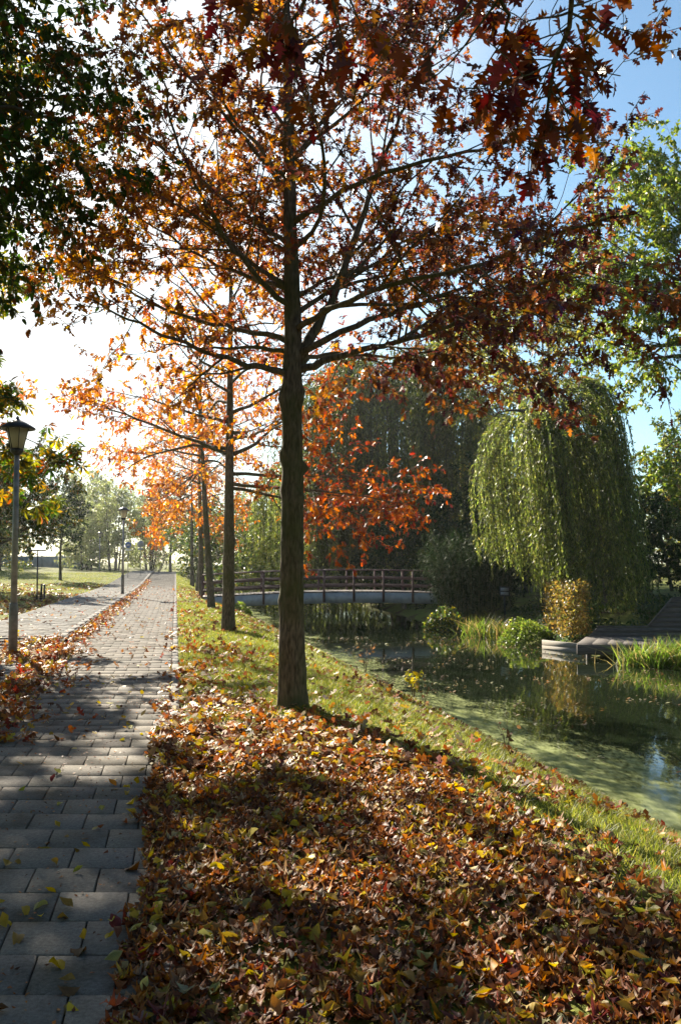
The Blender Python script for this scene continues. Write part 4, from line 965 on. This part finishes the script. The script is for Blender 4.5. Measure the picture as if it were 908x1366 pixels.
def wall_board(z0, z1, k):
    # left outline of the wall: slanted low end, then a raking step up to full height
    def left(z): return np.interp(z, [0, 0.28, 0.30, 1.12], [0.0, 0.25, 1.72, 2.45])
    zt = z1 - 0.012
    xa, xb = left(z0 + 0.001), left(zt)
    if z0 >= 0.28: xa = left(max(z0, 0.301))
    if z0 < 0.28 < z1: zt = 0.275; xb = left(0.275)
    o = 0.006 * (k % 2)
    V = [(xa, -o, z0), (6.5, -o, z0), (6.5, -o, zt), (xb, -o, zt), (xa, 0.06, z0), (6.5, 0.06, z0), (6.5, 0.06, zt), (xb, 0.06, zt)]
    mb = MB(); mb.add(V, [(0, 1, 2, 3), (5, 4, 7, 6), (3, 2, 6, 7), (1, 0, 4, 5), (0, 3, 7, 4), (1, 5, 6, 2)]); mb.build('wall_board', M_woodd, ww)
zz = [0.0, 0.14, 0.28, 0.42, 0.56, 0.70, 0.84, 0.98, 1.12]
for k in range(8): wall_board(zz[k], zz[k + 1], k)
for a, b_ in (((0.24, 0.03, 0.30), (1.70, 0.03, 0.30)), ((1.72, 0.03, 0.315), (2.43, 0.03, 1.12)), ((2.46, 0.03, 1.135), (6.5, 0.03, 1.135))):
    mb = MB(); mb.beam(a, b_, 0.10, 0.03, 0.006); mb.build('capping_board', M_woodd, ww)
bb = thing('bank_boarding', 'sunlit pale boarding along the water between the shrub and the jetty', 'bank edging', (5.9, 25.9, WATER))
for k in range(2):
    mb = MB(); z = 0.04 + k * 0.15
    mb.beam((0.0, 0.0 + 0.004 * (k % 2), z), (0.95, -1.45, z), 0.05, 0.147, 0.006); mb.build('board', M_woodp, bb)
for k in range(3):
    mb = MB(); f = 0.05 + k * 0.42; mb.lathe((0.95 * f + 0.05, -1.45 * f + 0.03, 0), [(0.035, -0.5), (0.035, 0.22), (0.025, 0.24)], 8); mb.build('stake', M_woodd, bb)

def leaf_cloud(n_, boxf, size, cols, w_=None, up=0.4):
    p = boxf(n_); m = len(p); d = unit(rng.normal(0, 1, (m, 3)) + np.array((0, 0, -0.3))); nn = unit(rng.normal(0, 0.8, (m, 3)) + np.array((0, 0, up)))
    lv = Leaves(); lv.add(p, d, nn, size * rng.uniform(0.6, 1.2, m), mixcol(m, cols, w_)); return lv.cat()
# clipped beech hedge
hx, hy = 6.95, 27.2; z0 = tz(hx, hy)
hd = thing('beech_hedge', 'short clipped beech hedge with golden-brown leaves under the willow', 'hedge', (hx, hy, z0))
def hedge_pts(n_):
    q = rng.uniform(-1, 1, (n_, 3)); ax = rng.integers(0, 3, n_); sgn = np.sign(rng.normal(0, 1, n_)); dep = 1 - np.abs(rng.normal(0, 0.24, n_)) + 0.05
    q[np.arange(n_), ax] = sgn * dep; bul = 1 + 0.12 * (vnoise(q[:, 0] * 2 + q[:, 1], q[:, 2] * 3, 0.5, 11) - 0.5)[:, None]
    q = q * np.array((0.30, 1.4, 0.74)) * bul + np.array((0, 0, 0.8)); q = q + rng.normal(0, 0.05, q.shape)
    return q[vnoise(q[:, 0] * 1.3 + q[:, 1], q[:, 2] * 1.2, 0.28, 41) > 0.27 + 0.12 * (q[:, 2] < 0.5)]
obj('foliage', leaf_mesh('foliage', OVALL_T, *leaf_cloud(7000, hedge_pts, 0.085, [(0.26, 0.17, 0.045), (0.19, 0.12, 0.035), (0.32, 0.25, 0.06), (0.13, 0.14, 0.035)]), M_leaf), hd, kind='stuff')
T = Tree(dens=(2, 3), leafstep=9)
for k in range(16):
    T.limb(T.poly(np.array((rng.uniform(-.3, .3), rng.uniform(-1.4, 1.4), -0.1)), np.array((rng.normal(0, .1), rng.normal(0, .1), 1.0)), 1.5, 10, 0.05), 0.02, 0.005)
T.mb.build('stems', M_bark2, hd)
# bamboo clump
x, y = 5.25, 35.0; z0 = tz(x, y)
bam = thing('bamboo', 'dense dark clump of bamboo at the right end of the bridge', 'bamboo', (x, y, z0))
canes = MB(); lv = Leaves()
for k in range(150):
    a = rng.uniform(0, 6.28); r_ = 1.5 * math.sqrt(rng.random()); p0 = np.array((r_ * math.cos(a), r_ * math.sin(a), -0.1)); Hh = rng.uniform(2.6, 4.0)
    out = np.array((math.cos(a), math.sin(a), 0)) * rng.uniform(0.3, 0.9) * r_
    t = np.linspace(0, 1, 9)[:, None]; pts = p0 + np.array((0, 0, 1.0)) * Hh * t * (1 - 0.12 * t ** 3) + out * t ** 2.4
    canes.tube(pts, np.linspace(0.016, 0.004, 9), 4, False)
    n_ = 85; tt = rng.uniform(0.18, 1, n_); pp = np.stack([np.interp(tt, t[:, 0], pts[:, q]) for q in range(3)], 1) + rng.normal(0, 0.13, (n_, 3))
    dd = unit(rng.normal(0, 0.8, (n_, 3)) + np.array((0, 0, -0.7))); lv.add(pp, dd, rng.normal(0, 1, (n_, 3)), rng.uniform(0.12, 0.24, n_), mixcol(n_, DKGREEN) * 0.75)
canes.build('canes', mat_simple('bamboo_cane', (0.08, 0.09, 0.03), (0.14, 0.13, 0.05), 8, 0.5), bam, kind='stuff')
obj('foliage', leaf_mesh('foliage', NARR_T, *lv.cat(), M_leaf_dark), bam, kind='stuff')
# small notice board
x, y = 6.05, 32.6; z0 = tz(x, y); zc = float(P(666, 789, y)[2])
nb = thing('notice_board', 'small dark notice board with two pale plates before the dark bushes', 'sign', (x, y, z0), R(-8))
mb = MB(); mb.box((0, 0.03, (zc - z0) / 2), (0.05, 0.05, zc - z0 + 0.3)); mb.build('post', M_dark, nb)
mb = MB(); mb.box((0, 0, zc - z0), (0.36, 0.03, 0.36), 0.005); mb.build('board', M_dark, nb)
for dz in (0.08, -0.08):
    mb = MB(); mb.box((0, -0.02, zc - z0 + dz), (0.29, 0.008, 0.11)); mb.build('plate', M_greyback, nb)

# blade plants (iris, reeds, grass tufts)
def blades(n_, pts, hgt, wid, cols, w_=None, bend=0.35, lean=0.25, tri=False):
    """each blade: 3 sections, tapered, bending over"""
    p = pts; n_ = len(p); a = rng.uniform(0, 2 * math.pi, n_); dirv = np.stack([np.cos(a), np.sin(a), np.zeros(n_)], 1); side = np.stack([-np.sin(a), np.cos(a), np.zeros(n_)], 1)
    rot = rng.uniform(-1.2, 1.2, n_); side = side * np.cos(rot)[:, None] + dirv * np.sin(rot)[:, None]
    h = hgt * rng.uniform(0.55, 1.15, n_); wv_ = wid * rng.uniform(0.7, 1.2, n_); ln = lean * rng.uniform(0, 1.2, n_); bd = bend * rng.uniform(0, 1.3, n_)
    def at(t): return p + dirv * (h * (ln * t + bd * t * t))[:, None] + np.array((0, 0, 1.0)) * (h * (t - 0.35 * bd * t * t))[:, None]
    A, B, C_ = at(0.0), at(0.55), at(1.0)
    if tri:
        V = np.stack([A - side * wv_[:, None] / 2, A + side * wv_[:, None] / 2, C_], 1).reshape(-1, 3)
        return V, [np.arange(n_)[:, None] * 3 + np.array((0, 1, 2))], np.repeat(mixcol(n_, cols, w_), 3, 0)
    V = np.stack([A - side * wv_[:, None] / 2, A + side * wv_[:, None] / 2, B - side * wv_[:, None] * 0.42, B + side * wv_[:, None] * 0.42, C_], 1).reshape(-1, 3)
    b_ = np.arange(n_)[:, None] * 5; c = np.repeat(mixcol(n_, cols, w_), 5, 0)
    return V, [b_ + np.array((0, 1, 3, 2)), b_ + np.array((2, 3, 4))], c
IRIS = [(0.10, 0.15, 0.025), (0.15, 0.20, 0.035), (0.22, 0.22, 0.05), (0.06, 0.09, 0.02), (0.30, 0.22, 0.09)]
REED = [(0.12, 0.20, 0.03), (0.17, 0.25, 0.04), (0.22, 0.27, 0.06), (0.09, 0.15, 0.025), (0.28, 0.24, 0.09)]
def iris(name, label, cx, cy, ex, ey, n_, hgt, wid=0.03, cols=IRIS, group='tall blade plants at the right bank'):
    z0 = max(tz(cx, cy), WATER - 0.05); r = thing(name, label, 'plant', (cx, cy, z0), 0, group)
    q = rng.normal(0, 0.5, (n_, 2)) * np.array((ex, ey)); zz_ = np.maximum(terr(cx + q[:, 0], cy + q[:, 1], False), WATER - 0.1) - z0
    V, Fs, c = blades(n_, np.stack([q[:, 0], q[:, 1], zz_], 1), hgt, wid, cols, None, 0.75, 0.5)
    obj('blades', mesh_from('blades', V, Fs, M_grass, c), r, kind='stuff')
for k, (cx, cy, ex, ey, n_, hh, lab) in enumerate(((7.35, 21.9, 0.5, 0.35, 260, 0.75, 'clump of bright reeds below the left end of the jetty'), (8.0, 21.5, 0.5, 0.4, 300, 0.7, 'second clump of bright reeds along the jetty front'),
      (8.6, 21.2, 0.5, 0.4, 320, 0.72, 'third clump of bright reeds along the jetty front'), (9.2, 20.9, 0.6, 0.4, 300, 0.72, 'rightmost clump of bright reeds at the picture edge'), (8.7, 20.4, 0.5, 0.35, 240, 0.55, 'low clump of reeds nearest the open water'),
      (4.9, 30.4, 0.55, 0.5, 150, 0.8, 'tall iris clump with upright blades left of the low shrub'), (5.35, 29.3, 0.5, 0.5, 130, 0.65, 'iris clump with bent blades beside the low green shrub'), (4.6, 31.6, 0.4, 0.5, 90, 0.7, 'far iris clump in half shade by the bamboo'))):
    iris('reed_clump' if k < 5 else 'iris_clump', lab, cx, cy, ex, ey, n_, hh, 0.03 if k < 5 else 0.04, REED if k < 5 else IRIS)
# low leafy plants
def leafy_mound(name, label, cx, cy, rx, ry, hz, n_, size, cols, group=None, templates=OVAL_T):
    z0 = max(tz(cx, cy), WATER); r = thing(name, label, 'plant', (cx, cy, z0), 0, group)
    def f(n_):
        a = rng.uniform(0, 6.28, n_); q = np.sqrt(rng.random(n_)); X, Y = rx * q * np.cos(a), ry * q * np.sin(a)
        hh = hz * (1 - q ** 2.2) * (0.55 + 0.8 * vnoise(X + cx, Y + cy, 0.3, 12)); zz_ = np.maximum(terr(cx + X, cy + Y, False), WATER) - z0
        return np.stack([X, Y, zz_ + hh * rng.uniform(0.45, 1, n_) + 0.02], 1)
    obj('foliage', leaf_mesh('foliage', templates, *leaf_cloud(n_, f, size, cols), M_leaf_green), r, kind='stuff')
leafy_mound('low_shrub', 'rounded bright green waterside shrub left of the pale boarding', 5.75, 27.6, 0.85, 0.9, 0.75, 2600, 0.085, [(0.08, 0.13, 0.02), (0.12, 0.17, 0.03), (0.17, 0.2, 0.04)])
leafy_mound('low_shrub', 'shaded overhanging shrub at the water by the bridge right end', 3.95, 33.0, 0.9, 1.0, 0.8, 2200, 0.11, GREEN + [(0.22, 0.2, 0.03)])
leafy_mound('bank_plant', 'bright green plant on the bank under the left end of the bridge', -3.7, 33.2, 0.45, 0.4, 0.4, 500, 0.09, [(0.14, 0.2, 0.03), (0.2, 0.25, 0.04)])
# ground cover on the right bank
def cover(n_):
    X = rng.uniform(6.2, 13.0, n_); Y = rng.uniform(25.6, 34.0, n_); k = (X > xr(Y) + 0.3) & ((Y > 25.65) | (X < 7)) & (vnoise(X, Y, 0.8, 13) > 0.38); X, Y = X[k], Y[k]
    return np.stack([X, Y, terr(X, Y, False) + rng.uniform(0.02, 0.32, len(X)) * vnoise(X, Y, 0.5, 14)], 1)
o = obj('ground_cover', leaf_mesh('ground_cover', OVALL_T, *leaf_cloud(15000, cover, 0.10, [(0.03, 0.06, 0.015), (0.05, 0.08, 0.02), (0.045, 0.07, 0.035)]), M_leaf_green), kind='stuff')
tag(o, 'glossy dark ivy-like ground cover on the right bank under the willow', 'ground cover')

# ---------------------------------------------------------------- grass on the verge and lawn
GR = [(0.16, 0.20, 0.03), (0.23, 0.25, 0.045), (0.30, 0.29, 0.065), (0.10, 0.13, 0.02), (0.34, 0.29, 0.09)]
def litter_density(X, Y):
    """fallen leaves per square metre: a carpet near the path, patches on the bank grass"""
    X = np.asarray(X, float); Y = np.asarray(Y, float)
    n1 = vnoise(X, Y, 1.1, 20); n2 = vnoise(X, Y, 0.35, 21)
    base = np.interp(Y, [2, 5, 6.5, 8, 10, 14, 20, 30, 45], [1650, 1350, 760, 340, 150, 75, 45, 38, 40])
    out = sm((X + 0.5 * (n1 - 0.5) - (1.15 - 0.29 * (Y - 3))) / 0.9)
    bank = np.interp(Y, [2, 6, 10, 16], [0.085, 0.085, 0.22, 0.5])
    d = base * (1 - out * (1 - bank) * (1.15 - 0.3 * n2))
    d = d * np.where(Y > 8, 0.25 + 1.5 * sm((n1 - 0.25) / 0.5), 0.75 + 0.5 * n1) * (0.6 + 0.8 * n2)
    return np.maximum(d, 4) * (0.25 + 0.75 * sm((xw(Y) - 0.1 - X) / 0.6))
def grass_pts(n_, y0, y1, s0, s1f, thin=True, pw=1.0):
    Y = y0 + (y1 - y0) * rng.random(n_) ** pw; s = s0 + (s1f(Y) - s0) * rng.random(n_); X = xe(Y) + s
    if thin:
        k = rng.random(n_) > np.clip(litter_density(X, Y) / 480 - 0.05, 0, 0.96); X, Y = X[k], Y[k]
    return np.stack([X, Y, terr(X, Y, False) - 0.005], 1)
swf = lambda Y: xw(Y) - xe(Y) + 0.05
def add_grass(label, sets):
    Vs, F4, F3, Cs, off = [], [], [], [], 0
    for pts, h, w_ in sets:
        tri = w_ > 0.005
        V, Fs, c = blades(len(pts), pts, h, w_, GR, (4, 4, 3, 2, 1), 0.6, 0.6, tri)
        if not tri: F4.append(Fs[0] + off)
        Vs.append(V); F3.append(Fs[-1] + off); Cs.append(c); off += len(V)
    o = obj('grass', mesh_from('grass', np.concatenate(Vs), ([np.concatenate(F4)] if F4 else []) + [np.concatenate(F3)], M_grass, np.concatenate(Cs)), kind='stuff'); tag(o, label, 'grass')
add_grass('short yellow-green grass on the verge and the canal bank', [(grass_pts(60000, 2.5, 8, 0.02, swf), 0.07, 0.0045), (grass_pts(80000, 8, 16, 0.02, swf), 0.075, 0.008), (grass_pts(60000, 16, 32, 0.02, swf), 0.075, 0.014), (grass_pts(26000, 32, 75, 0.02, swf), 0.07, 0.022),
    (np.array([q for q in grass_pts(30000, 5, 30, 3.3, swf, False)]), 0.085, 0.008)])
def lawn_pts(n_, y0, y1):
    Y = rng.uniform(y0, y1, n_); s = -PATH_W - PAVE_W - 0.2 - 16 * rng.random(n_); X = xe(Y) + s; return np.stack([X, Y, terr(X, Y, False) - 0.005], 1)
add_grass('short grass of the lawn left of the pavement', [(lawn_pts(42000, 14, 34), 0.06, 0.014), (lawn_pts(42000, 34, 74), 0.07, 0.026)])

# ---------------------------------------------------------------- fallen leaves
LIT = [(0.10, 0.045, 0.025), (0.17, 0.065, 0.03), (0.30, 0.105, 0.03), (0.38, 0.16, 0.04), (0.26, 0.16, 0.09), (0.42, 0.30, 0.05), (0.30, 0.05, 0.03), (0.36, 0.30, 0.2)]
LITW = (3.5, 5, 5.5, 3.2, 2.5, 1.8, 0.35, 0.7)
YELL = [(0.48, 0.34, 0.03), (0.40, 0.32, 0.05), (0.34, 0.20, 0.05), (0.38, 0.32, 0.12)]
FINE_OAK = [tmpl_fine(OAK, f_, c_, r_, w_) for f_, c_, r_, w_ in ((0.35, 0.5, 0.5, 1.5), (0.15, -0.6, 0.9, 1.5), (0.5, 0.9, 0.2, 1.3), (-0.3, 0.4, -0.7, 1.8), (0.3, -0.3, 1.5, 1.4))]
FINE_OVAL = [tmpl_fine(OVAL, f_, c_, r_, w_) for f_, c_, r_, w_ in ((0.4, 0.6, 0.6, .5), (0.3, -0.7, 1.0, .5), (0.6, 1.1, 0.3, .8))]
MID_OAK = [tmpl_fine(OAK_LOW, f_, c_, r_, w_) for f_, c_, r_, w_ in ((0.35, 0.5, 0.6, 1.2), (0.1, -0.7, 1.0, 1.5), (0.5, 0.9, 0.2, 1), (-0.3, 0.4, -0.7, 1.6), (0.3, -0.3, 1.6, 1.2))]
LOW_OAK = [tmpl(OAK_LOW, 0.5, -0.5, 0.4), tmpl(OAK_LOW, -0.4, 0.4, -0.5), tmpl(OAK_LOW, 0.8, -0.2, 0.6)]
LOW_OVAL = [tmpl(OVAL, 0.4, -0.3), tmpl(OVAL, -0.3, 0.3, 0.4)]
def scatter(X, Y, zf, size, cols, w_, tilt=0.45, pile=0.03):
    n_ = len(X); a = rng.uniform(0, 2 * math.pi, n_); t = rng.normal(0, tilt, n_)
    d = np.stack([np.cos(a) * np.cos(t), np.sin(a) * np.cos(t), np.sin(t)], 1)
    flip = np.sign(rng.random(n_) - 0.35)[:, None]
    nn = unit(np.stack([rng.normal(0, tilt, n_), rng.normal(0, tilt, n_), np.ones(n_)], 1)) * flip
    sc = size * rng.uniform(0.6, 1.2, n_)
    z = zf(X, Y) + np.abs(t) * sc * 0.35 + 0.008 + pile * rng.random(n_)
    lv = Leaves(); lv.add(np.stack([X, Y, z], 1) - d * sc[:, None] * 0.5, d, nn, sc, mixcol(n_, cols, w_, 0.22)); return lv.cat()
def verge_xy(share, y0, y1, s0=-0.25):
    """places for leaves on the verge; share: part of the full density this kind takes"""
    yy = np.linspace(y0, y1, 200); area = float(np.mean(swf(yy) - s0)) * (y1 - y0); top = float(np.interp(y0, [2, 5, 6.5, 8, 10, 14, 20, 30, 45], [2150, 1900, 1300, 850, 430, 200, 120, 90, 100]))
    n_ = int(top * area * share)
    Y = rng.uniform(y0, y1, n_); sw = swf(Y); s = s0 + (sw - s0) * rng.random(n_); X = xe(Y) + s
    edge = np.where(s < 0.05, 0.8 * (vnoise(Y, s, 0.25, 30) > 0.35 + 0.8 * np.maximum(-s - 0.12, 0)), 1.0) * np.where(Y < 9, 1.0, np.where(s < 0, 0.3, 1))
    edge = np.where((Y < 8) & (s > -0.2) & (s < 0.2), 1.15, edge)
    k = rng.random(n_) < np.clip(litter_density(X, Y) / top, 0, 1) * edge; return X[k], Y[k]
zg = lambda X, Y: np.maximum(terr(X, Y, False), np.where((X - xe(Y) < 0) & (X - xe(Y) > -PATH_W), rise(Y), -9))
def joined(name, label, sets, group=None):
    parts = [leaf_mesh(name, t, *lv, M_litter) for t, lv in sets]
    root = None
    for k, me in enumerate(parts):
        o = obj(name, me, kind='stuff'); tag(o, label[k] if isinstance(label, (list, tuple)) else label, 'leaf litter')
X, Y = verge_xy(0.88, 1.9, 6.0)
near = scatter(X, Y, zg, 0.076, LIT, LITW, 0.15, 0.026); print('litter', len(X))
X, Y = verge_xy(0.10, 1.9, 6.5, -0.3)
near2 = scatter(X, Y, zg, 0.07, YELL + LIT[:2], (4, 2, 2, 2, 1, 1), 0.28, 0.04); print('litter', len(X))
# hand the largest in view over to objects of their own
def split_near(lv, n_):
    p, M, sc, c = lv; idx = pick_near(p, sc, n_); k = np.zeros(len(p), bool); k[idx] = True
    return (p[k], M[k], sc[k], c[k]), (p[~k], M[~k], sc[~k], c[~k])
big, near = split_near(near, 150); big2, near2 = split_near(near2, 70)
def colour_word(c):
    r_, g_, b_ = c
    if g_ > 0.62 * r_: return 'yellow'
    if r_ > 0.25 and g_ < 0.5 * r_: return 'orange-brown'
    if b_ > 0.4 * r_: return 'pale tan'
    return 'dark brown'
def lab_verge(o, k, src, kind):
    x_ = src[0][k]; w_ = colour_word(src[3][k]); side = 'beside the path' if x_[0] < 0.15 else 'mid verge' if x_[0] < 0.8 else 'at lower right'
    side += ', bottom of view' if x_[1] < 2.9 else ', shaded front' if x_[1] < 3.7 else ', farther back'
    tag(o, f'{w_} {kind} leaf on the litter {side}', 'leaf', f'single fallen leaves on the verge litter')
leaf_objects('fallen_leaf', FINE_OAK, *big, M_litter, None, lambda o, k: lab_verge(o, k, big, 'lobed oak'))
leaf_objects('fallen_leaf', FINE_OVAL, *big2, M_litter, None, lambda o, k: lab_verge(o, k, big2, 'small oval'))
# on the path
n_ = 420; Y = 2.4 + 9 * rng.random(n_) ** 1.1; s = -0.1 - 1.85 * rng.random(n_) ** 1.5; k = rng.random(n_) < 0.3 + 0.7 * (vnoise(xe(Y) + s, Y, 0.5, 31) > 0.5); Y, s = Y[k], s[k]
pl = scatter(xe(Y) + s, Y, lambda X, Y: rise(Y), 0.07, YELL + LIT[:3], (5, 3, 2, 2, 1, 1, 1), 0.28, 0.0)
big3, pl = split_near(pl, 80)
def lab_path(o, k):
    x_ = big3[0][k]; w_ = colour_word(big3[3][k]); dpt = 'in the dark foreground' if x_[1] < 4 else 'where shade meets sun' if x_[1] < 7 else 'farther along in the sun'
    tag(o, f'{w_} fallen leaf lying alone on the grey path tiles {dpt}', 'leaf', 'single fallen leaves on the path tiles')
leaf_objects('fallen_leaf', FINE_OVAL, *big3, M_litter, None, lab_path)
joined('leaf_litter', ['thick litter of curled brown oak leaves covering the near verge', 'small yellow leaves mixed into the litter of the near verge', 'scattered small leaves on the path tiles'],
       [(MID_OAK, near), (FINE_OVAL, near2), (LOW_OVAL, pl)])
X, Y = verge_xy(0.8, 6.0, 11.0); m1 = scatter(X, Y, zg, 0.095, LIT, (2, 4, 5, 4, 2, 2.5, 1, 1), 0.3, 0.03)
X, Y = verge_xy(0.2, 6.5, 13.0); m1b = scatter(X, Y, zg, 0.08, YELL, None, 0.35, 0.035)
X, Y = verge_xy(0.9, 11.0, 22.0); m2 = scatter(X, Y, zg, 0.105, LIT, (2, 4, 5, 4, 2, 2, 1, 1), 0.4, 0.03)
X, Y = verge_xy(1.0, 22.0, 50.0); m3 = scatter(X, Y, zg, 0.12, LIT[1:5] + [(0.22, 0.045, 0.03)], None, 0.4, 0.02)
joined('leaf_litter', ['orange and brown leaves strewn over the sunny verge around the front trunk', 'yellow leaves strewn over the sunny verge around the front trunk', 'orange leaves among grass between the first two oaks', 'reddish leaves on the far verge before the bridge'],
       [(LOW_OAK, m1), (LOW_OVAL, m1b), (LOW_OAK, m2), (LOW_OAK, m3)])
# gutter, pavement, lawn
n_ = 6500; Y = 7 + 55 * rng.random(n_) ** 1.5; wid = np.interp(Y, [7, 13, 16, 25, 60], [0.8, 0.55, 0.45, 0.36, 0.3]); s = -PATH_W - 0.1 + wid * np.abs(rng.normal(0, 0.5, n_)); k = vnoise(s * 2, Y, 0.9, 33) > 0.22; Y, s = Y[k], s[k]
g1 = scatter(xe(Y) + s, Y, lambda X, Y: rise(Y), 0.10, LIT, (2, 4, 4, 3, 2, 2, 2, 1), 0.4, 0.04)
n_ = 2000; Y = rng.uniform(7.5, 16, n_); s = -PATH_W - 0.1 - np.abs(rng.normal(0, 0.75, n_)) * np.interp(Y, [7, 12, 16], [1.4, 1.0, 0.5]); k = vnoise(s * 1.5, Y, 0.8, 34) > 0.42; Y, s = Y[k], s[k]
g2 = scatter(xe(Y) + s, Y, lambda X, Y: pave_z(Y), 0.10, LIT + YELL[:2], (2, 4, 4, 3, 2, 3, 2, 1, 2, 2), 0.4, 0.04)
n_ = 900; Y = 12 + 40 * rng.random(n_) ** 1.4; s = -PATH_W - PAVE_W + (PATH_W + PAVE_W - 0.1) * rng.random(n_); onp = s < -PATH_W - 0.1
g3 = scatter(xe(Y) + s, Y, lambda X, Y: np.where(X - xe(Y) < -PATH_W - 0.1, pave_z(Y), rise(Y)), 0.09, LIT, LITW, 0.3, 0.0)
n_ = 2600; Y = 2.3 + 9 * rng.random(n_) ** 1.2; s = -0.05 - 1.9 * rng.random(n_) ** 1.4; k = rng.random(n_) < 0.25 + 0.75 * (vnoise(xe(Y) + s, Y, 0.4, 37) > 0.5); Y, s = Y[k], s[k]
crumb = scatter(xe(Y) + s, Y, lambda X, Y: rise(Y) - 0.002, 0.022, LIT[:5], None, 0.2, 0.0)
n_ = 13000; Y = 13 + 40 * rng.random(n_) ** 1.3; s = -PATH_W - PAVE_W - 0.05 - 12 * rng.random(n_) ** 1.6; X = xe(Y) + s; k = vnoise(X, Y, 1.6, 35) > 0.4; X, Y = X[k], Y[k]
g4 = scatter(X, Y, zg, 0.14, [(0.14, 0.06, 0.03), (0.2, 0.1, 0.045), (0.3, 0.16, 0.06), (0.36, 0.28, 0.06)], None, 0.35, 0.02)
joined('leaf_litter', ['drift of brown leaves lying in the gutter along the kerb', 'orange leaves around the near lamp post foot', 'few leaves scattered on path and pavement in the sun', 'brown leaves strewn on the lawn left of the pavement', 'tiny brown leaf crumbs lying on the near path tiles'],
       [(LOW_OAK, g1), (LOW_OAK, g2), (LOW_OAK, g3), (LOW_OVAL, g4), (DIAM_T, crumb)])
n_ = 4200; Y = 8 + 22 * rng.random(n_) ** 1.3; X = xw(Y) + (xr(Y) - xw(Y)) * rng.random(n_); k = vnoise(X * 2, Y * 0.8, 1.0, 36) > 0.5; X, Y = X[k], Y[k]
fl = scatter(X, Y, lambda X, Y: np.full_like(X, WATER - 0.004), 0.075, [(0.25, 0.2, 0.1), (0.3, 0.16, 0.06), (0.36, 0.33, 0.2), (0.1, 0.06, 0.03)], None, 0.05, 0.0)
joined('floating_leaves', 'small leaves and scraps floating on the dark canal water', [(LOW_OVAL, fl)])

# a few weeds on the left bank
for (px, py, Yd, hh, yellow, lab) in ((538, 915, 15.6, 0.55, True, 'yellow-leaved weed sticking up at the canal edge'), (500, 880, 19.0, 0.6, False, 'dry brown weed stalk at the water left of the yellow weed'), (560, 925, 15.0, 0.5, False, 'dry pale stalks at the water right of the yellow weed'), (670, 985, 11.6, 0.4, False, 'thin bare stalk at the edge of the green water')):
    x = float(xw(Yd)) - 0.15; z0 = tz(x, Yd); r = thing('bank_weed', lab, 'weed', (x, Yd, z0), 0, 'weeds along the left water edge')
    mb = MB(); lv = Leaves()
    for k in range(5):
        a = k * 1.3; pts = np.array([(0, 0, -0.03), (0.05 * math.cos(a), 0.05 * math.sin(a), hh * 0.5), (0.16 * math.cos(a), 0.16 * math.sin(a), hh * rng.uniform(0.8, 1.1))]); mb.tube(pts, [0.006, 0.004, 0.002], 4)
        n_ = 14 if yellow else 3; t = rng.uniform(0.4, 1, n_); pp = np.stack([np.interp(t, [0, .5, 1], pts[:, q]) for q in range(3)], 1); lv.add(pp, unit(rng.normal(0, 1, (n_, 3))), rng.normal(0, 1, (n_, 3)), rng.uniform(0.05, 0.1, n_), mixcol(n_, [(0.5, 0.4, 0.04), (0.35, 0.33, 0.05)] if yellow else [(0.2, 0.12, 0.06)]))
    mb.build('stem', mat_simple('dry_stem', (0.16, 0.1, 0.06), (0.26, 0.17, 0.1), 20, 0.8), r); obj('foliage', leaf_mesh('foliage', OVAL_T, *lv.cat(), M_leaf), r, kind='stuff')

# ---------------------------------------------------------------- autumn haze
if HAZE:
    m, nt, N, L, b = new_mat('autumn_haze'); N.remove(b)
    pv = N.new('ShaderNodeVolumePrincipled'); pv.inputs['Color'].default_value = (0.9, 0.93, 0.96, 1); pv.inputs['Density'].default_value = HAZE; pv.inputs['Anisotropy'].default_value = 0.6
    L.new(pv.outputs[0], N['Material Output'].inputs['Volume'])
    mb = MB(); mb.box((0, 340, 12), (900, 760, 31)); o = mb.build('haze', m, kind='stuff'); tag(o, 'thin pale autumn haze over the whole park', 'haze')
